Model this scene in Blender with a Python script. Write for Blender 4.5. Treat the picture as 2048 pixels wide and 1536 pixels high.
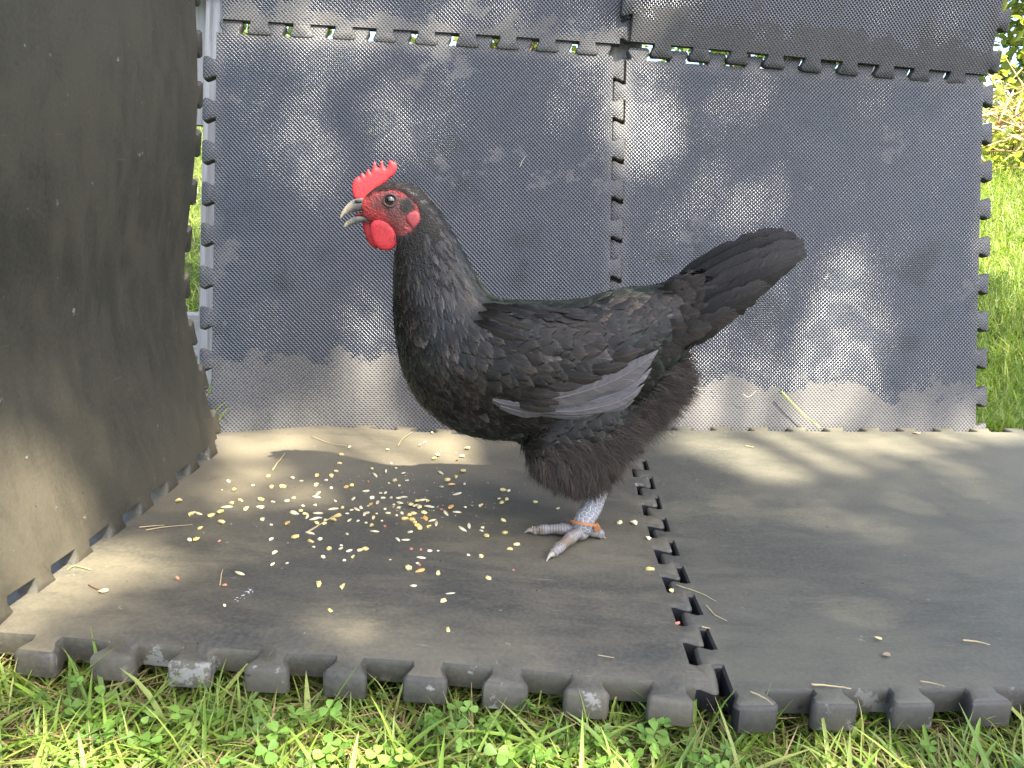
import bpy, bmesh, math, random
import numpy as np
from mathutils import Vector, Matrix
from mathutils.bvhtree import BVHTree

random.seed(7)
rng = np.random.default_rng(7)
S = bpy.context.scene
for o in list(bpy.data.objects):
    bpy.data.objects.remove(o)

# ------------------------------------------------------------------ camera
FPX, CAM_H, PITCH, ROLL = 1600.0, 0.325, math.radians(10.5), math.radians(2.5)
_f = np.array([0, math.cos(PITCH), -math.sin(PITCH)])
_r = np.array([1.0, 0, 0])
_u = np.cross(_r, _f)
CR = math.cos(ROLL) * _r + math.sin(ROLL) * _u
CU = -math.sin(ROLL) * _r + math.cos(ROLL) * _u
CF = _f
CP = np.array([0, 0, CAM_H])
cam = bpy.data.cameras.new('camera')
camo = bpy.data.objects.new('camera', cam)
S.collection.objects.link(camo)
cam.sensor_width = 36
cam.lens = FPX / 2048 * 36
cam.clip_start = 0.01
cam.clip_end = 500
camo.matrix_world = Matrix(((CR[0], CU[0], -CF[0], 0), (CR[1], CU[1], -CF[1], 0),
                            (CR[2], CU[2], -CF[2], CAM_H), (0, 0, 0, 1)))
S.camera = camo

# ------------------------------------------------------------------ light
SUN = np.array([0.35, -0.45, 0.82])
SUN = SUN / np.linalg.norm(SUN)
w = bpy.data.worlds.new('World')
S.world = w
w.use_nodes = True
nt = w.node_tree
bg = nt.nodes['Background']
sky = nt.nodes.new('ShaderNodeTexSky')
sky.sky_type = 'NISHITA'
sky.sun_disc = False
sky.sun_elevation = math.asin(SUN[2])
sky.sun_rotation = math.atan2(SUN[0], SUN[1])
sky.air_density = .7
sky.dust_density = 3.0
nt.links.new(sky.outputs['Color'], bg.inputs['Color'])
bg.inputs['Strength'].default_value = 0.15
sl = bpy.data.lights.new('sun', 'SUN')
sl.energy = 5.0
sl.angle = math.radians(0.53)
sl.color = (1.0, 0.90, 0.75)
so = bpy.data.objects.new('sun', sl)
S.collection.objects.link(so)
so.rotation_euler = Vector(SUN).to_track_quat('Z', 'Y').to_euler()
so.location = Vector(SUN) * 12
vs = S.view_settings
vs.view_transform = 'Standard'
vs.look = 'None'
vs.exposure = 2.5
vs.gamma = 1
vs.use_curve_mapping = False
S.cycles.max_bounces = 6
S.cycles.transparent_max_bounces = 8
S.cycles.use_denoising = True

# ------------------------------------------------------------------ calibration helpers (photo pixel -> point in the place)
def ray(px, py):
    d = CR * ((px - 1024) / FPX) - CU * ((py - 768) / FPX) + CF
    return d
def at(px, py, Y):
    d = ray(px, py)
    return CP + d * (Y / d[1])
def proj(X):
    D = np.asarray(X) - CP
    z = D @ CF
    return np.stack([1024 + FPX * (D @ CR) / z, 768 - FPX * (D @ CU) / z], -1)
def sstep(a, b, x):
    t = np.clip((np.asarray(x, float) - a) / (b - a), 0, 1)
    return t * t * (3 - 2 * t)
def zfloor(x, y):
    y = np.asarray(y, float)
    return 0.09 * np.maximum(0, y - .5) ** 2
def on_floor(px, py):
    d = ray(px, py)
    t = .3
    while t < 4:
        X = CP + d * t
        if X[2] < zfloor(X[0], X[1]):
            return X
        t += .001
    return X
BYAW, BLEAN = 0.1079, 0.1811
BO = np.array([.1621, 1.1965, .0183])
BU = np.array([math.cos(BYAW), math.sin(BYAW), 0])
_bn = np.array([-math.sin(BYAW), math.cos(BYAW), 0])
BV = np.array([0, 0, 1]) * math.cos(BLEAN) + _bn * math.sin(BLEAN)
BN = np.cross(BU, BV)            # towards the camera
if BN[1] > 0:
    BN = -BN
def on_back(px, py, off=0.0):
    d = ray(px, py)
    t = np.dot(BO + BN * off - CP, BN) / np.dot(d, BN)
    return CP + d * t

# ------------------------------------------------------------------ object helpers
COL = S.collection
def tag(o, label=None, cat=None, group=None, kind=None):
    if label: o['label'] = label
    if cat: o['category'] = cat
    if group: o['group'] = group
    if kind: o['kind'] = kind
    return o
def empty(name, loc):
    o = bpy.data.objects.new(name, None)
    o.empty_display_size = .05
    COL.objects.link(o)
    o.location = Vector(loc)
    return o
def link(name, me, mat=None, parent=None):
    o = bpy.data.objects.new(name, me)
    COL.objects.link(o)
    if mat is not None and len(me.materials) == 0:
        me.materials.append(mat)
    if parent is not None:
        o.parent = parent
        o.matrix_parent_inverse = Matrix.Translation(-parent.location)
    return o
def fast_mesh(name, V, F, uv=None, col=None, smooth=True):
    """F: list of int arrays, each (n,k)."""
    me = bpy.data.meshes.new(name)
    V = np.asarray(V, np.float32)
    F = [np.asarray(f, np.int32) for f in F if len(f)]
    me.vertices.add(len(V))
    me.vertices.foreach_set('co', V.ravel())
    loops = np.concatenate([f.ravel() for f in F])
    sizes = np.concatenate([np.full(len(f), f.shape[1], np.int32) for f in F])
    starts = np.concatenate([[0], np.cumsum(sizes)[:-1]]).astype(np.int32)
    me.loops.add(len(loops))
    me.loops.foreach_set('vertex_index', loops)
    me.polygons.add(len(sizes))
    me.polygons.foreach_set('loop_start', starts)
    me.polygons.foreach_set('loop_total', sizes)
    me.polygons.foreach_set('use_smooth', np.full(len(sizes), smooth))
    if uv is not None:
        l = me.uv_layers.new(name='UVMap')
        l.data.foreach_set('uv', np.asarray(uv, np.float32)[loops].ravel())
    if col is not None:
        a = me.color_attributes.new('Col', 'FLOAT_COLOR', 'POINT')
        c = np.ones((len(V), 4), np.float32)
        c[:, :3] = col
        a.data.foreach_set('color', c.ravel())
    me.update(calc_edges=True)
    me.validate()
    return me
class MB:
    """collects pieces of one mesh"""
    def __init__(s): s.V = []; s.F = {}; s.UV = []; s.C = []; s.n = 0
    def add(s, V, F, uv=None, col=None):
        V = np.asarray(V, float)
        for f in F:
            f = np.asarray(f)
            if len(f): s.F.setdefault(f.shape[1], []).append(f + s.n)
        s.V.append(V)
        s.UV.append(np.zeros((len(V), 2)) if uv is None else np.asarray(uv, float))
        s.C.append(np.tile((1, 1, 1), (len(V), 1)) if col is None else np.broadcast_to(np.asarray(col, float), (len(V), 3)))
        s.n += len(V)
    def mesh(s, name, smooth=True):
        return fast_mesh(name, np.concatenate(s.V), [np.concatenate(f) for f in s.F.values()],
                         np.concatenate(s.UV), np.concatenate(s.C), smooth)
def catmull(P, n):
    P = np.asarray(P, float)
    Q = np.vstack([2 * P[0] - P[1], P, 2 * P[-1] - P[-2]])
    out = []
    ts = np.linspace(0, len(P) - 1, n)
    for t in ts:
        i = min(int(t), len(P) - 2)
        f = t - i
        a, b, c, d = Q[i:i + 4]
        out.append(.5 * (2 * b + (c - a) * f + (2 * a - 5 * b + 4 * c - d) * f * f + (3 * b - a - 3 * c + d) * f ** 3))
    return np.array(out)
def tube(P, R, k=8, cap=True):
    """tube along points P with radii R -> V,F,uv"""
    P = np.asarray(P, float)
    R = np.broadcast_to(np.asarray(R, float), (len(P),))
    T = np.gradient(P, axis=0)
    T /= np.linalg.norm(T, axis=1)[:, None] + 1e-12
    ref = np.array([0, 0, 1.]) if abs(T[0][2]) < .8 else np.array([0, 1., 0])
    a = np.cross(T[0], ref); a /= np.linalg.norm(a)
    V, UV = [], []
    L = 0
    for i in range(len(P)):
        a = a - T[i] * np.dot(a, T[i]); a /= np.linalg.norm(a) + 1e-12
        b = np.cross(T[i], a)
        if i: L += np.linalg.norm(P[i] - P[i - 1])
        for j in range(k):
            th = 2 * math.pi * j / k
            V.append(P[i] + R[i] * (a * math.cos(th) + b * math.sin(th)))
            UV.append((j / k, L))
    F = []
    for i in range(len(P) - 1):
        for j in range(k):
            F.append((i * k + j, i * k + (j + 1) % k, (i + 1) * k + (j + 1) % k, (i + 1) * k + j))
    F3 = []
    if cap:
        n = len(V)
        V += [P[0], P[-1]]; UV += [(0, 0), (0, L)]
        for j in range(k):
            F3.append((n, (j + 1) % k, j))
            F3.append((n + 1, (len(P) - 1) * k + j, (len(P) - 1) * k + (j + 1) % k))
    return np.array(V), [np.array(F), np.array(F3)] if F3 else [np.array(F)], np.array(UV)
def box(c, sx, sy, sz, rot=None):
    c = np.asarray(c, float)
    V = np.array([(x, y, z) for x in (-.5, .5) for y in (-.5, .5) for z in (-.5, .5)]) * (sx, sy, sz)
    if rot is not None: V = V @ np.asarray(rot).T
    F = np.array([(0, 1, 3, 2), (4, 6, 7, 5), (0, 4, 5, 1), (2, 3, 7, 6), (0, 2, 6, 4), (1, 5, 7, 3)])
    return V + c, [F]
def inside(poly, P):
    poly = np.asarray(poly, float); P = np.asarray(P, float)
    x, y = P[:, 0], P[:, 1]
    r = np.zeros(len(P), bool)
    j = len(poly) - 1
    for i in range(len(poly)):
        xi, yi = poly[i]; xj, yj = poly[j]
        c = ((yi > y) != (yj > y)) & (x < (xj - xi) * (y - yi) / (yj - yi + 1e-12) + xi)
        r ^= c
        j = i
    return r
def seg_dist(P, poly):
    P = np.asarray(P); d = np.full(len(P), 1e9)
    for i in range(len(poly)):
        a = poly[i]; b = poly[(i + 1) % len(poly)]
        ab = b - a
        t = np.clip(((P - a) @ ab) / (ab @ ab + 1e-15), 0, 1)
        d = np.minimum(d, np.linalg.norm(P - (a + t[:, None] * ab), axis=1))
    return d
def fill_grid(poly, h, hv=None):
    """flat polygon filled with a well shaped triangle mesh (constrained Delaunay with interior grid points)"""
    from mathutils.geometry import delaunay_2d_cdt
    poly = np.asarray(poly, float)
    lo = poly.min(0); hi = poly.max(0)
    gx, gy = np.meshgrid(np.arange(lo[0] + h * .5, hi[0], h), np.arange(lo[1] + h * .5, hi[1], h))
    gx = gx + (np.arange(gx.shape[0]) % 2)[:, None] * h * .5
    Q = np.stack([gx.ravel(), gy.ravel()], 1)
    Q = Q[inside(poly, Q)]
    if len(Q): Q = Q[seg_dist(Q, poly) > h * .25]
    n = len(poly)
    res = delaunay_2d_cdt([Vector(p) for p in poly] + [Vector(q) for q in Q], [(i, (i + 1) % n) for i in range(n)], [], 1, 1e-7)
    bm = bmesh.new()
    vv = [bm.verts.new((p[0], p[1], 0)) for p in res[0]]
    R0_ = np.array([tuple(p) for p in res[0]])
    cen = np.array([R0_[list(f)].mean(0) for f in res[2]])
    for f, ok in zip(res[2], inside(poly, cen)):
        if ok:
            try: bm.faces.new([vv[i] for i in f])
            except ValueError: pass
    bmesh.ops.delete(bm, geom=[v for v in bm.verts if not v.link_faces], context='VERTS')
    bm.verts.index_update(); bm.verts.ensure_lookup_table(); bm.normal_update()
    return bm

# ------------------------------------------------------------------ material helpers
class NT:
    def __init__(s, name):
        s.m = bpy.data.materials.new(name); s.m.use_nodes = True
        s.t = s.m.node_tree
        s.b = s.t.nodes['Principled BSDF']; s.out = s.t.nodes['Material Output']
    def n(s, typ, **kw):
        x = s.t.nodes.new(typ)
        for k, v in kw.items(): setattr(x, k, v)
        return x
    def l(s, a, b): s.t.links.new(a, b); return s
    def val(s, sock, v):
        if hasattr(v, 'is_output') or isinstance(v, bpy.types.NodeSocket): s.t.links.new(v, sock)
        else: sock.default_value = v
    def math(s, op, a, b=None, c=None, clamp=False):
        x = s.n('ShaderNodeMath', operation=op, use_clamp=clamp)
        s.val(x.inputs[0], a)
        if b is not None: s.val(x.inputs[1], b)
        if c is not None: s.val(x.inputs[2], c)
        return x.outputs[0]
    def mix(s, f, a, b, blend='MIX'):
        x = s.n('ShaderNodeMix', data_type='RGBA', blend_type=blend)
        s.val(x.inputs[0], f)
        for sock, v in ((x.inputs[6], a), (x.inputs[7], b)):
            if isinstance(v, bpy.types.NodeSocket): s.t.links.new(v, sock)
            else: sock.default_value = (*v, 1) if len(v) == 3 else v
        return x.outputs[2]
    def mixf(s, f, a, b):
        x = s.n('ShaderNodeMix', data_type='FLOAT')
        s.val(x.inputs[0], f); s.val(x.inputs[2], a); s.val(x.inputs[3], b)
        return x.outputs[0]
    def noise(s, vec, scale, detail=4, rough=.55, dist=0):
        x = s.n('ShaderNodeTexNoise')
        s.t.links.new(vec, x.inputs['Vector'])
        x.inputs['Scale'].default_value = scale; x.inputs['Detail'].default_value = detail
        x.inputs['Roughness'].default_value = rough; x.inputs['Distortion'].default_value = dist
        return x.outputs['Fac']
    def ramp(s, f, lo, hi, a=0.0, b=1.0, smooth=True):
        x = s.n('ShaderNodeMapRange', interpolation_type='SMOOTHSTEP' if smooth else 'LINEAR')
        s.val(x.inputs[0], f)
        x.inputs[1].default_value = lo; x.inputs[2].default_value = hi
        x.inputs[3].default_value = a; x.inputs[4].default_value = b
        return x.outputs[0]
    def bump(s, h, dist, strength=1.0, nrm=None):
        x = s.n('ShaderNodeBump')
        s.val(x.inputs['Strength'], strength); s.val(x.inputs['Distance'], dist)
        s.val(x.inputs['Height'], h)
        if nrm is not None: s.l(nrm, x.inputs['Normal'])
        return x.outputs[0]
    def scalev(s, vec, v):
        x = s.n('ShaderNodeMapping'); s.l(vec, x.inputs[0]); x.inputs['Scale'].default_value = v
        return x.outputs[0]
    def uv(s):
        return s.n('ShaderNodeUVMap', uv_map='UVMap').outputs[0]
    def obj(s):
        return s.n('ShaderNodeTexCoord').outputs['Object']
    def attr(s, name='Col'):
        return s.n('ShaderNodeAttribute', attribute_name=name).outputs['Color']
    def set(s, **kw):
        for k, v in kw.items():
            sock = s.b.inputs[{'base': 'Base Color', 'rough': 'Roughness', 'spec': 'Specular IOR Level', 'normal': 'Normal',
                               'sheen': 'Sheen Weight', 'sss': 'Subsurface Weight', 'coat': 'Coat Weight', 'metal': 'Metallic',
                               'trans': 'Transmission Weight', 'srough': 'Sheen Roughness'}[k]]
            if isinstance(v, bpy.types.NodeSocket): s.t.links.new(v, sock)
            elif isinstance(v, tuple) and len(v) == 3: sock.default_value = (*v, 1)
            else: sock.default_value = v
        return s
    def translucent(s, col, fac):
        tr = s.n('ShaderNodeBsdfTranslucent')
        s.val(tr.inputs['Color'], col if isinstance(col, bpy.types.NodeSocket) else (*col, 1))
        mx = s.n('ShaderNodeMixShader'); mx.inputs[0].default_value = fac
        s.l(s.b.outputs[0], mx.inputs[1]); s.l(tr.outputs[0], mx.inputs[2]); s.l(mx.outputs[0], s.out.inputs['Surface'])

def mat_weave(name, dust_band, dustiness, seed, tone=1.0):
    """textured side of a foam mat: woven knobs, dust rubbed into them"""
    k = NT(name)
    uv = k.uv()
    sep = k.n('ShaderNodeSeparateXYZ'); k.l(uv, sep.inputs[0])
    u, v = sep.outputs[0], sep.outputs[1]
    off = k.n('ShaderNodeVectorMath', operation='ADD'); k.l(uv, off.inputs[0]); off.inputs[1].default_value = (seed * 3.1, seed * 1.7, 0)
    p = off.outputs[0]
    pitch = .0060
    wob = k.math('MULTIPLY', k.noise(p, 9, 2), .006)
    a = k.math('SINE', k.math('MULTIPLY', k.math('ADD', v, wob), 2 * math.pi / pitch))
    b = k.math('SINE', k.math('MULTIPLY', k.math('ADD', u, wob), 2 * math.pi / pitch))
    knob = k.math('MULTIPLY', a, b)
    line = k.math('SINE', k.math('MULTIPLY', v, 2 * math.pi / (pitch * .5)))
    h = k.math('ADD', knob, k.math('MULTIPLY', line, .28))
    n1 = k.noise(p, 5.5, 6, .62)
    n2 = k.noise(p, 26, 5, .65)
    n3 = k.noise(p, 160, 2, .5)
    edge = k.math('ADD', v, k.math('MULTIPLY', k.math('SUBTRACT', n2, .5), .15))
    edge = k.math('ADD', edge, k.math('MULTIPLY', k.math('SUBTRACT', n1, .5), .16))
    band = k.ramp(edge, dust_band - .006, dust_band + .006, 1, 0)
    blot = k.ramp(k.math('ADD', k.math('MULTIPLY', n1, .75), k.math('MULTIPLY', n2, .25)), .60 - dustiness * .2, .64 - dustiness * .2, 0, .75)
    rim = k.ramp(k.math('MAXIMUM', k.math('ABSOLUTE', k.math('SUBTRACT', u, 0)), k.math('ABSOLUTE', k.math('SUBTRACT', v, .305))), .275, .302, 0, .6)
    dust = k.math('MAXIMUM', band, k.math('MAXIMUM', blot, rim))
    dust = k.math('MULTIPLY', dust, k.ramp(n3, .25, .6, .75, 1))
    c0 = k.mix(n2, (.008 * tone, .0120 * tone, .0165 * tone), (.019 * tone, .026 * tone, .035 * tone))
    c = k.mix(k.math('MULTIPLY', dust, .85), c0, k.mix(n2, (.105 * tone, .103 * tone, .098 * tone), (.155 * tone, .150 * tone, .138 * tone)))
    pits = k.ramp(h, -1.0, .5, .30, 1)
    c = k.mix(1.0, c, pits, 'MULTIPLY')
    k.set(base=c, rough=k.mixf(dust, .27, .66), spec=k.mixf(dust, .72, .32),
          normal=k.bump(h, .0009, k.mixf(dust, .85, .4)))
    return k.m

def mat_smooth(name, dark, dusty, seed, amount, grain_dir=(1, 1, 1), extra=None, solid=False, lichen=0.0):
    """smooth skin side of a foam mat, dusty and scuffed"""
    k = NT(name)
    uv = k.obj() if solid else k.uv()
    off = k.n('ShaderNodeVectorMath', operation='ADD'); k.l(uv, off.inputs[0]); off.inputs[1].default_value = (seed * 2.3, seed * 1.1, 0)
    p = off.outputs[0]
    n1 = k.noise(p, 4.2, 7, .6)
    n2 = k.noise(k.scalev(p, grain_dir), 16, 6, .65)
    n3 = k.noise(p, 240, 3, .6)
    n4 = k.noise(p, 55, 5, .7)
    d = k.math('ADD', k.math('MULTIPLY', n1, .6), k.math('MULTIPLY', n2, .4))
    d = k.ramp(d, .36, .64, 0, amount)
    if extra:
        for (cx, cy, r0, r1, amt) in extra:
            vd = k.n('ShaderNodeVectorMath', operation='DISTANCE'); k.l(uv, vd.inputs[0]); vd.inputs[1].default_value = (cx, cy, 0)
            dd = k.math('ADD', vd.outputs['Value'], k.math('MULTIPLY', k.math('SUBTRACT', n2, .5), .12))
            d = k.math('ADD', d, k.ramp(dd, r0, r1, amt, 0), clamp=True)
    c = k.mix(d, dark, dusty)
    c = k.mix(k.ramp(n3, .35, .7, 0, .22), c, tuple(x * 1.5 for x in dusty))
    # fine scratches: two sets of thin, stretched streaks
    for ang, sc_, am_ in ((.35, 26, .5), (-.5, 38, .4), (1.2, 30, .3)):
        mp = k.n('ShaderNodeMapping'); k.l(p, mp.inputs[0]); mp.inputs['Rotation'].default_value = (0, 0, ang); mp.inputs['Scale'].default_value = (1, 14, 1)
        sn = k.noise(mp.outputs[0], sc_, 3, .5)
        c = k.mix(k.ramp(sn, .70, .76, 0, am_), c, tuple(x * 2.2 for x in dusty))
    if lichen:
        ln_ = k.math('ADD', k.math('MULTIPLY', n2, .6), k.math('MULTIPLY', n4, .4))
        c = k.mix(k.ramp(ln_, .575, .605, 0, lichen), c, (.21, .21, .19))
    fleck = k.ramp(n4, .66, .72, 0, .7)
    c = k.mix(fleck, c, (.24, .235, .21))
    spot = k.ramp(k.noise(p, 90, 3, .6), .70, .74, 0, .8)
    c = k.mix(spot, c, (.015, .015, .014))
    bmp = k.bump(k.math('ADD', k.math('MULTIPLY', n3, .5), n4), .0007, .45)
    k.set(base=c, rough=k.mixf(d, .50, .72), spec=.42, normal=bmp)
    return k.m

# ------------------------------------------------------------------ interlocking foam mats
PITCH_T, TL = .061, .019
TLEN = TL
def mat_outline(W, H, sides, rnd=random.Random(1), pshift=(0, 0, 0, 0)):
    """sides: bottom, right, top, left; phase 0 = tabs on the half pitch, 1 = tabs on the pitch, None = straight. centred on 0,0"""
    def side(Ln, ph, sh=0.0):
        pts = []
        if ph is None: return pts
        n = int(Ln / PITCH_T) + 2
        cs = [(i + (.5 if ph == 0 else 0)) * PITCH_T + sh for i in range(-n, n)]
        for c in cs:
            if abs(c) > Ln / 2 - .0142: continue
            j = rnd.uniform(-.0008, .0008)
            b, t = .0130, .0172
            TL = TLEN * rnd.uniform(.90, 1.02)
            prof = [(-b, 0), (-b + .0004, .0035), (-t + .0006, .0115), (-t, .0145), (-t + .0012, .0172), (-t + .0038, TL), (0, TL + .0002),
                    (t - .0038, TL), (t - .0012, .0172), (t, .0145), (t - .0006, .0115), (b - .0004, .0035), (b, 0)]
            pts += [(c + j + x, y + rnd.uniform(-.0003, .0003) * (y > 0)) for x, y in prof]
        return pts
    out = []
    w, h = W / 2, H / 2
    for i, (Ln, ph) in enumerate(((W, sides[0]), (H, sides[1]), (W, sides[2]), (H, sides[3]))):
        corner = [(-w, -h), (w, -h), (w, h), (-w, h)][i]
        out.append(corner)
        for s, d in side(Ln, ph, pshift[i]):
            out.append([(s, -h - d), (w + d, s), (-s, h + d), (-w - d, -s)][i])
    return out
def make_mat(name, W, H, T, sides, surf, mat, edge_mat, grid=.022, uvoff=(0, 0), c=.0016, pshift=(0, 0, 0, 0), wob=.0, shade_side=0):
    """surf(u,v array)->points on the show face; thickness goes to the far side"""
    poly = np.array(mat_outline(W, H, sides, random.Random(int(W * 1e4 + H * 3e4 + T * 1e5)), pshift))
    poly = poly + wob * np.stack([np.sin(poly[:, 1] * 90 + 1.3 * np.sin(poly[:, 0] * 70)), np.sin(poly[:, 0] * 80 + np.cos(poly[:, 1] * 60))], 1)
    bm = fill_grid(poly, grid)
    bm.normal_update()
    for f in bm.faces:
        if f.normal.z < 0: f.normal_flip()
    bm.verts.ensure_lookup_table()
    bnd = [e for e in bm.edges if len(e.link_faces) == 1]
    # 2d outward normals of boundary verts
    nrm = {}
    for e in bnd:
        f = e.link_faces[0]
        for l in f.loops:
            if l.edge == e:
                a, b = l.vert, l.link_loop_next.vert
        d = (b.co - a.co); n = Vector((d.y, -d.x, 0)); n.normalize()
        for v in (a, b): nrm[v.index] = nrm.get(v.index, Vector()) + n
        e.tag = True
    V2 = np.array([v.co[:2] for v in bm.verts])
    for i, n in nrm.items():
        n.normalize()
    faces = [[v.index for v in f.verts] for f in bm.faces]
    bl = []
    for e in bnd:
        f = e.link_faces[0]
        for l in f.loops:
            if l.edge == e: bl.append((l.vert.index, l.link_loop_next.vert.index))
    bm.free()
    eps = 1e-3
    def S3(P2, depth):
        p = surf(P2[:, 0], P2[:, 1])
        du = surf(P2[:, 0] + eps, P2[:, 1]) - p; dv = surf(P2[:, 0], P2[:, 1] + eps) - p
        n = np.cross(du, dv); n /= np.linalg.norm(n, axis=1)[:, None]
        return p - n * np.asarray(depth)[:, None] if np.ndim(depth) else p - n * depth
    idx = sorted(nrm)
    N2 = np.array([nrm[i][:2] for i in idx])
    B2 = V2[idx]
    top = V2.copy(); top[idx] = B2 - N2 * c
    V = [S3(top, 0.0), S3(B2 , c), S3(B2, T - c), S3(V2, T)]
    n0 = len(V2); nb = len(idx)
    pos = {v: i for i, v in enumerate(idx)}
    F3, F4 = [], []
    mi3, mi4 = [], []
    for f in faces:
        (F3 if len(f) == 3 else F4 if len(f) == 4 else None)
        if len(f) in (3, 4):
            (F3 if len(f) == 3 else F4).append(f)
            (F3 if len(f) == 3 else F4).append([n0 + 2 * nb + i for i in reversed(f)])
        else:
            for k in range(1, len(f) - 1):
                F3.append([f[0], f[k], f[k + 1]]); F3.append([n0 + 2 * nb + i for i in (f[0], f[k + 1], f[k])])
    ns3, ns4 = len(F3), len(F4)
    side_faces = []
    for a, b in bl:
        ia, ib = pos[a], pos[b]
        r = [[a, b], [n0 + ia, n0 + ib], [n0 + nb + ia, n0 + nb + ib], [n0 + 2 * nb + a, n0 + 2 * nb + b]]
        for q in range(3):
            side_faces.append([r[q][1], r[q][0], r[q + 1][0], r[q + 1][1]])
    F4 += side_faces
    UV = np.concatenate([V2, B2, B2, V2]) + np.array(uvoff)
    me = fast_mesh(name, np.concatenate(V), [np.array(F3), np.array(F4)] if F3 else [np.array(F4)], UV)
    me.materials.append(mat); me.materials.append(edge_mat)
    mi = np.zeros(len(me.polygons), np.int32); mi[-len(side_faces):] = 1
    if shade_side:
        me.materials.append(m_seam_shade)
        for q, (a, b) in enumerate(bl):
            x_ = .5 * (V2[a][0] + V2[b][0]) * shade_side
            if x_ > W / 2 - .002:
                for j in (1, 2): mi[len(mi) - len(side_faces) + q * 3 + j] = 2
    me.polygons.foreach_set('material_index', mi)
    # crisp rims
    o = link(name, me)
    me.set_sharp_from_angle(angle=math.radians(50))
    return o

m_edge = mat_smooth('mat_cut_edge', (.027, .0270, .0225), (.056, .052, .040), 5, .8, solid=True, lichen=.35)
m_edge_pale = mat_smooth('mat_cut_edge_scuffed', (.034, .0335, .027), (.088, .081, .058), 6.4, .9, solid=True, lichen=.8)
C_ = .61 - TL
k_ = NT('seam_shade_foam'); k_.set(base=(.010, .010, .011), rough=.7, spec=.2); m_seam_shade = k_.m  # near-black paints the shade of the deep seam gap onto its walls

# back wall, lower row (textured side out)
def wave(u, v, a, s):
    return a * (np.sin(3.1 * u + s) * np.cos(2.3 * v + 1.7 * s) + .35 * np.sin(9 * u + 4 * s) * np.sin(7 * v + s))
def back_surf(uc, vc, rot, off, tilt=0.0, hinge=None, amp=.004, seed=0.0):
    def f(u, v):
        uu = uc + u * math.cos(rot) - v * math.sin(rot)
        vv = vc + u * math.sin(rot) + v * math.cos(rot)
        out = off + wave(u, v, amp, seed)
        if hinge is not None:
            dv = np.maximum(vv - hinge, -.02)
            out = out + dv * math.sin(tilt)
            vv = hinge + np.minimum(vv - hinge, -.0) * 0 + (vv - hinge) * math.cos(tilt)
        return BO + BU * uu[:, None] + BV * vv[:, None] + BN * out[:, None]
    return f
mw = [mat_weave('woven_foam_%s' % n, b, d, s, t) for n, b, d, s, t in
      (('dusty', .13, .12, 1.0, 1.0), ('clean', .10, .06, 2.4, 1.05), ('upper', .02, .12, 4.1, .95), ('upper_shaded', .05, .08, 5.7, .55))]  # last entry's low tone paints in the shade of the forward-leaning mat
VC = .602 - .305
UVO = (0, .305)
m1 = make_mat('foam_mat', C_, C_, .014, (0, 0, 0, 1), back_surf(-.3095, VC, math.radians(.5), 0, seed=.4), mw[0], m_edge, uvoff=UVO)
tag(m1, 'black woven-texture foam mat standing behind the hen\'s head, left of the wall seam', 'foam mat', 'textured mats of the back wall')
m2 = make_mat('foam_mat', C_, C_, .014, (0, 0, 0, 1), back_surf(.2995, VC, math.radians(.3), 0.001, seed=1.9), mw[1], m_edge, uvoff=UVO)
tag(m2, 'black woven-texture foam mat standing behind the hen\'s tail, right of the wall seam', 'foam mat', 'textured mats of the back wall')
m3 = make_mat('foam_mat', C_, C_, .014, (1, 0, 0, 1), back_surf(-.305, .602 + .3026, math.radians(.4), .003, math.radians(6), .602, seed=3.3), mw[2], m_edge, uvoff=UVO)
tag(m3, 'textured foam mat on the left of the upper row, cut off by the picture', 'foam mat', 'textured mats of the back wall')
m4 = make_mat('foam_mat', C_, C_, .014, (1, 0, 0, 1), back_surf(.308, .602 + .3018, math.radians(-1.2), .004, math.radians(15), .602, seed=5.1), mw[3], m_edge, uvoff=UVO)
tag(m4, 'shaded, darker-toned textured foam mat of the upper row, at the top right, streaked with dust', 'foam mat', 'textured mats of the back wall')

# floor mats (smooth side up)
def floor_surf(cx, cy, rot, droop, side=0.0, seed=0.0, shear=0.0):
    def f(u, v):
        x = cx + u * math.cos(rot) - v * math.sin(rot)
        y = cy + u * math.sin(rot) + v * math.cos(rot) + shear * u
        z = zfloor(x, y) + wave(u * 1.5, v * 1.5, .0022, seed)
        vf = -v - droop[1]
        z = z - droop[0] * sstep(0, .05, vf) ** 1.2
        z = z - .016 * sstep(.10, .34, -u) * sstep(.05, .30, v) * side
        return np.stack([x, y, z], 1)
    return f
mfl = mat_smooth('smooth_foam_brown_dust', (.041, .0415, .035), (.115, .102, .068), 1.3, .9, (1, 2.2, 1), [(-.08, .22, .05, .34, .55), (-.28, .02, .0, .25, .3)])
mfr = mat_smooth('smooth_foam_olive_dust', (.044, .0450, .037), (.096, .091, .064), 3.9, .8, (1, 2.6, 1), [(.1, .26, .05, .42, .45)])
LH = .572
fl = make_mat('foam_mat', C_, LH, .020, (0, 0, 0, 1), floor_surf(.168 - .3045, .572 + LH / 2, math.radians(-2.0), (.007, LH / 2 - .035), 1.0, seed=.8, shear=-.028), mfl, m_edge_pale, grid=.02, c=.0032, wob=.0006, shade_side=1, pshift=(0, .003, 0, 0))
tag(fl, 'smooth dusty foam mat lying on the grass under the hen, strewn with corn', 'foam mat', 'smooth foam mats')
RW, RH = .70, .640
fr = make_mat('foam_mat', RW, RH, .020, (0, None, 0, 0), floor_surf(.1728 + TL / 2 + RW / 2, .583 + RH / 2, math.radians(-1.6), (.002, RH / 2 - .03), seed=2.2, shear=.135), mfr, m_edge, grid=.02, c=.0026, wob=.0005, pshift=(0, 0, 0, -.001), shade_side=-1)
tag(fr, 'smooth grey foam floor mat right of the zigzag seam, almost bare', 'foam mat', 'smooth foam mats')

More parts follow.
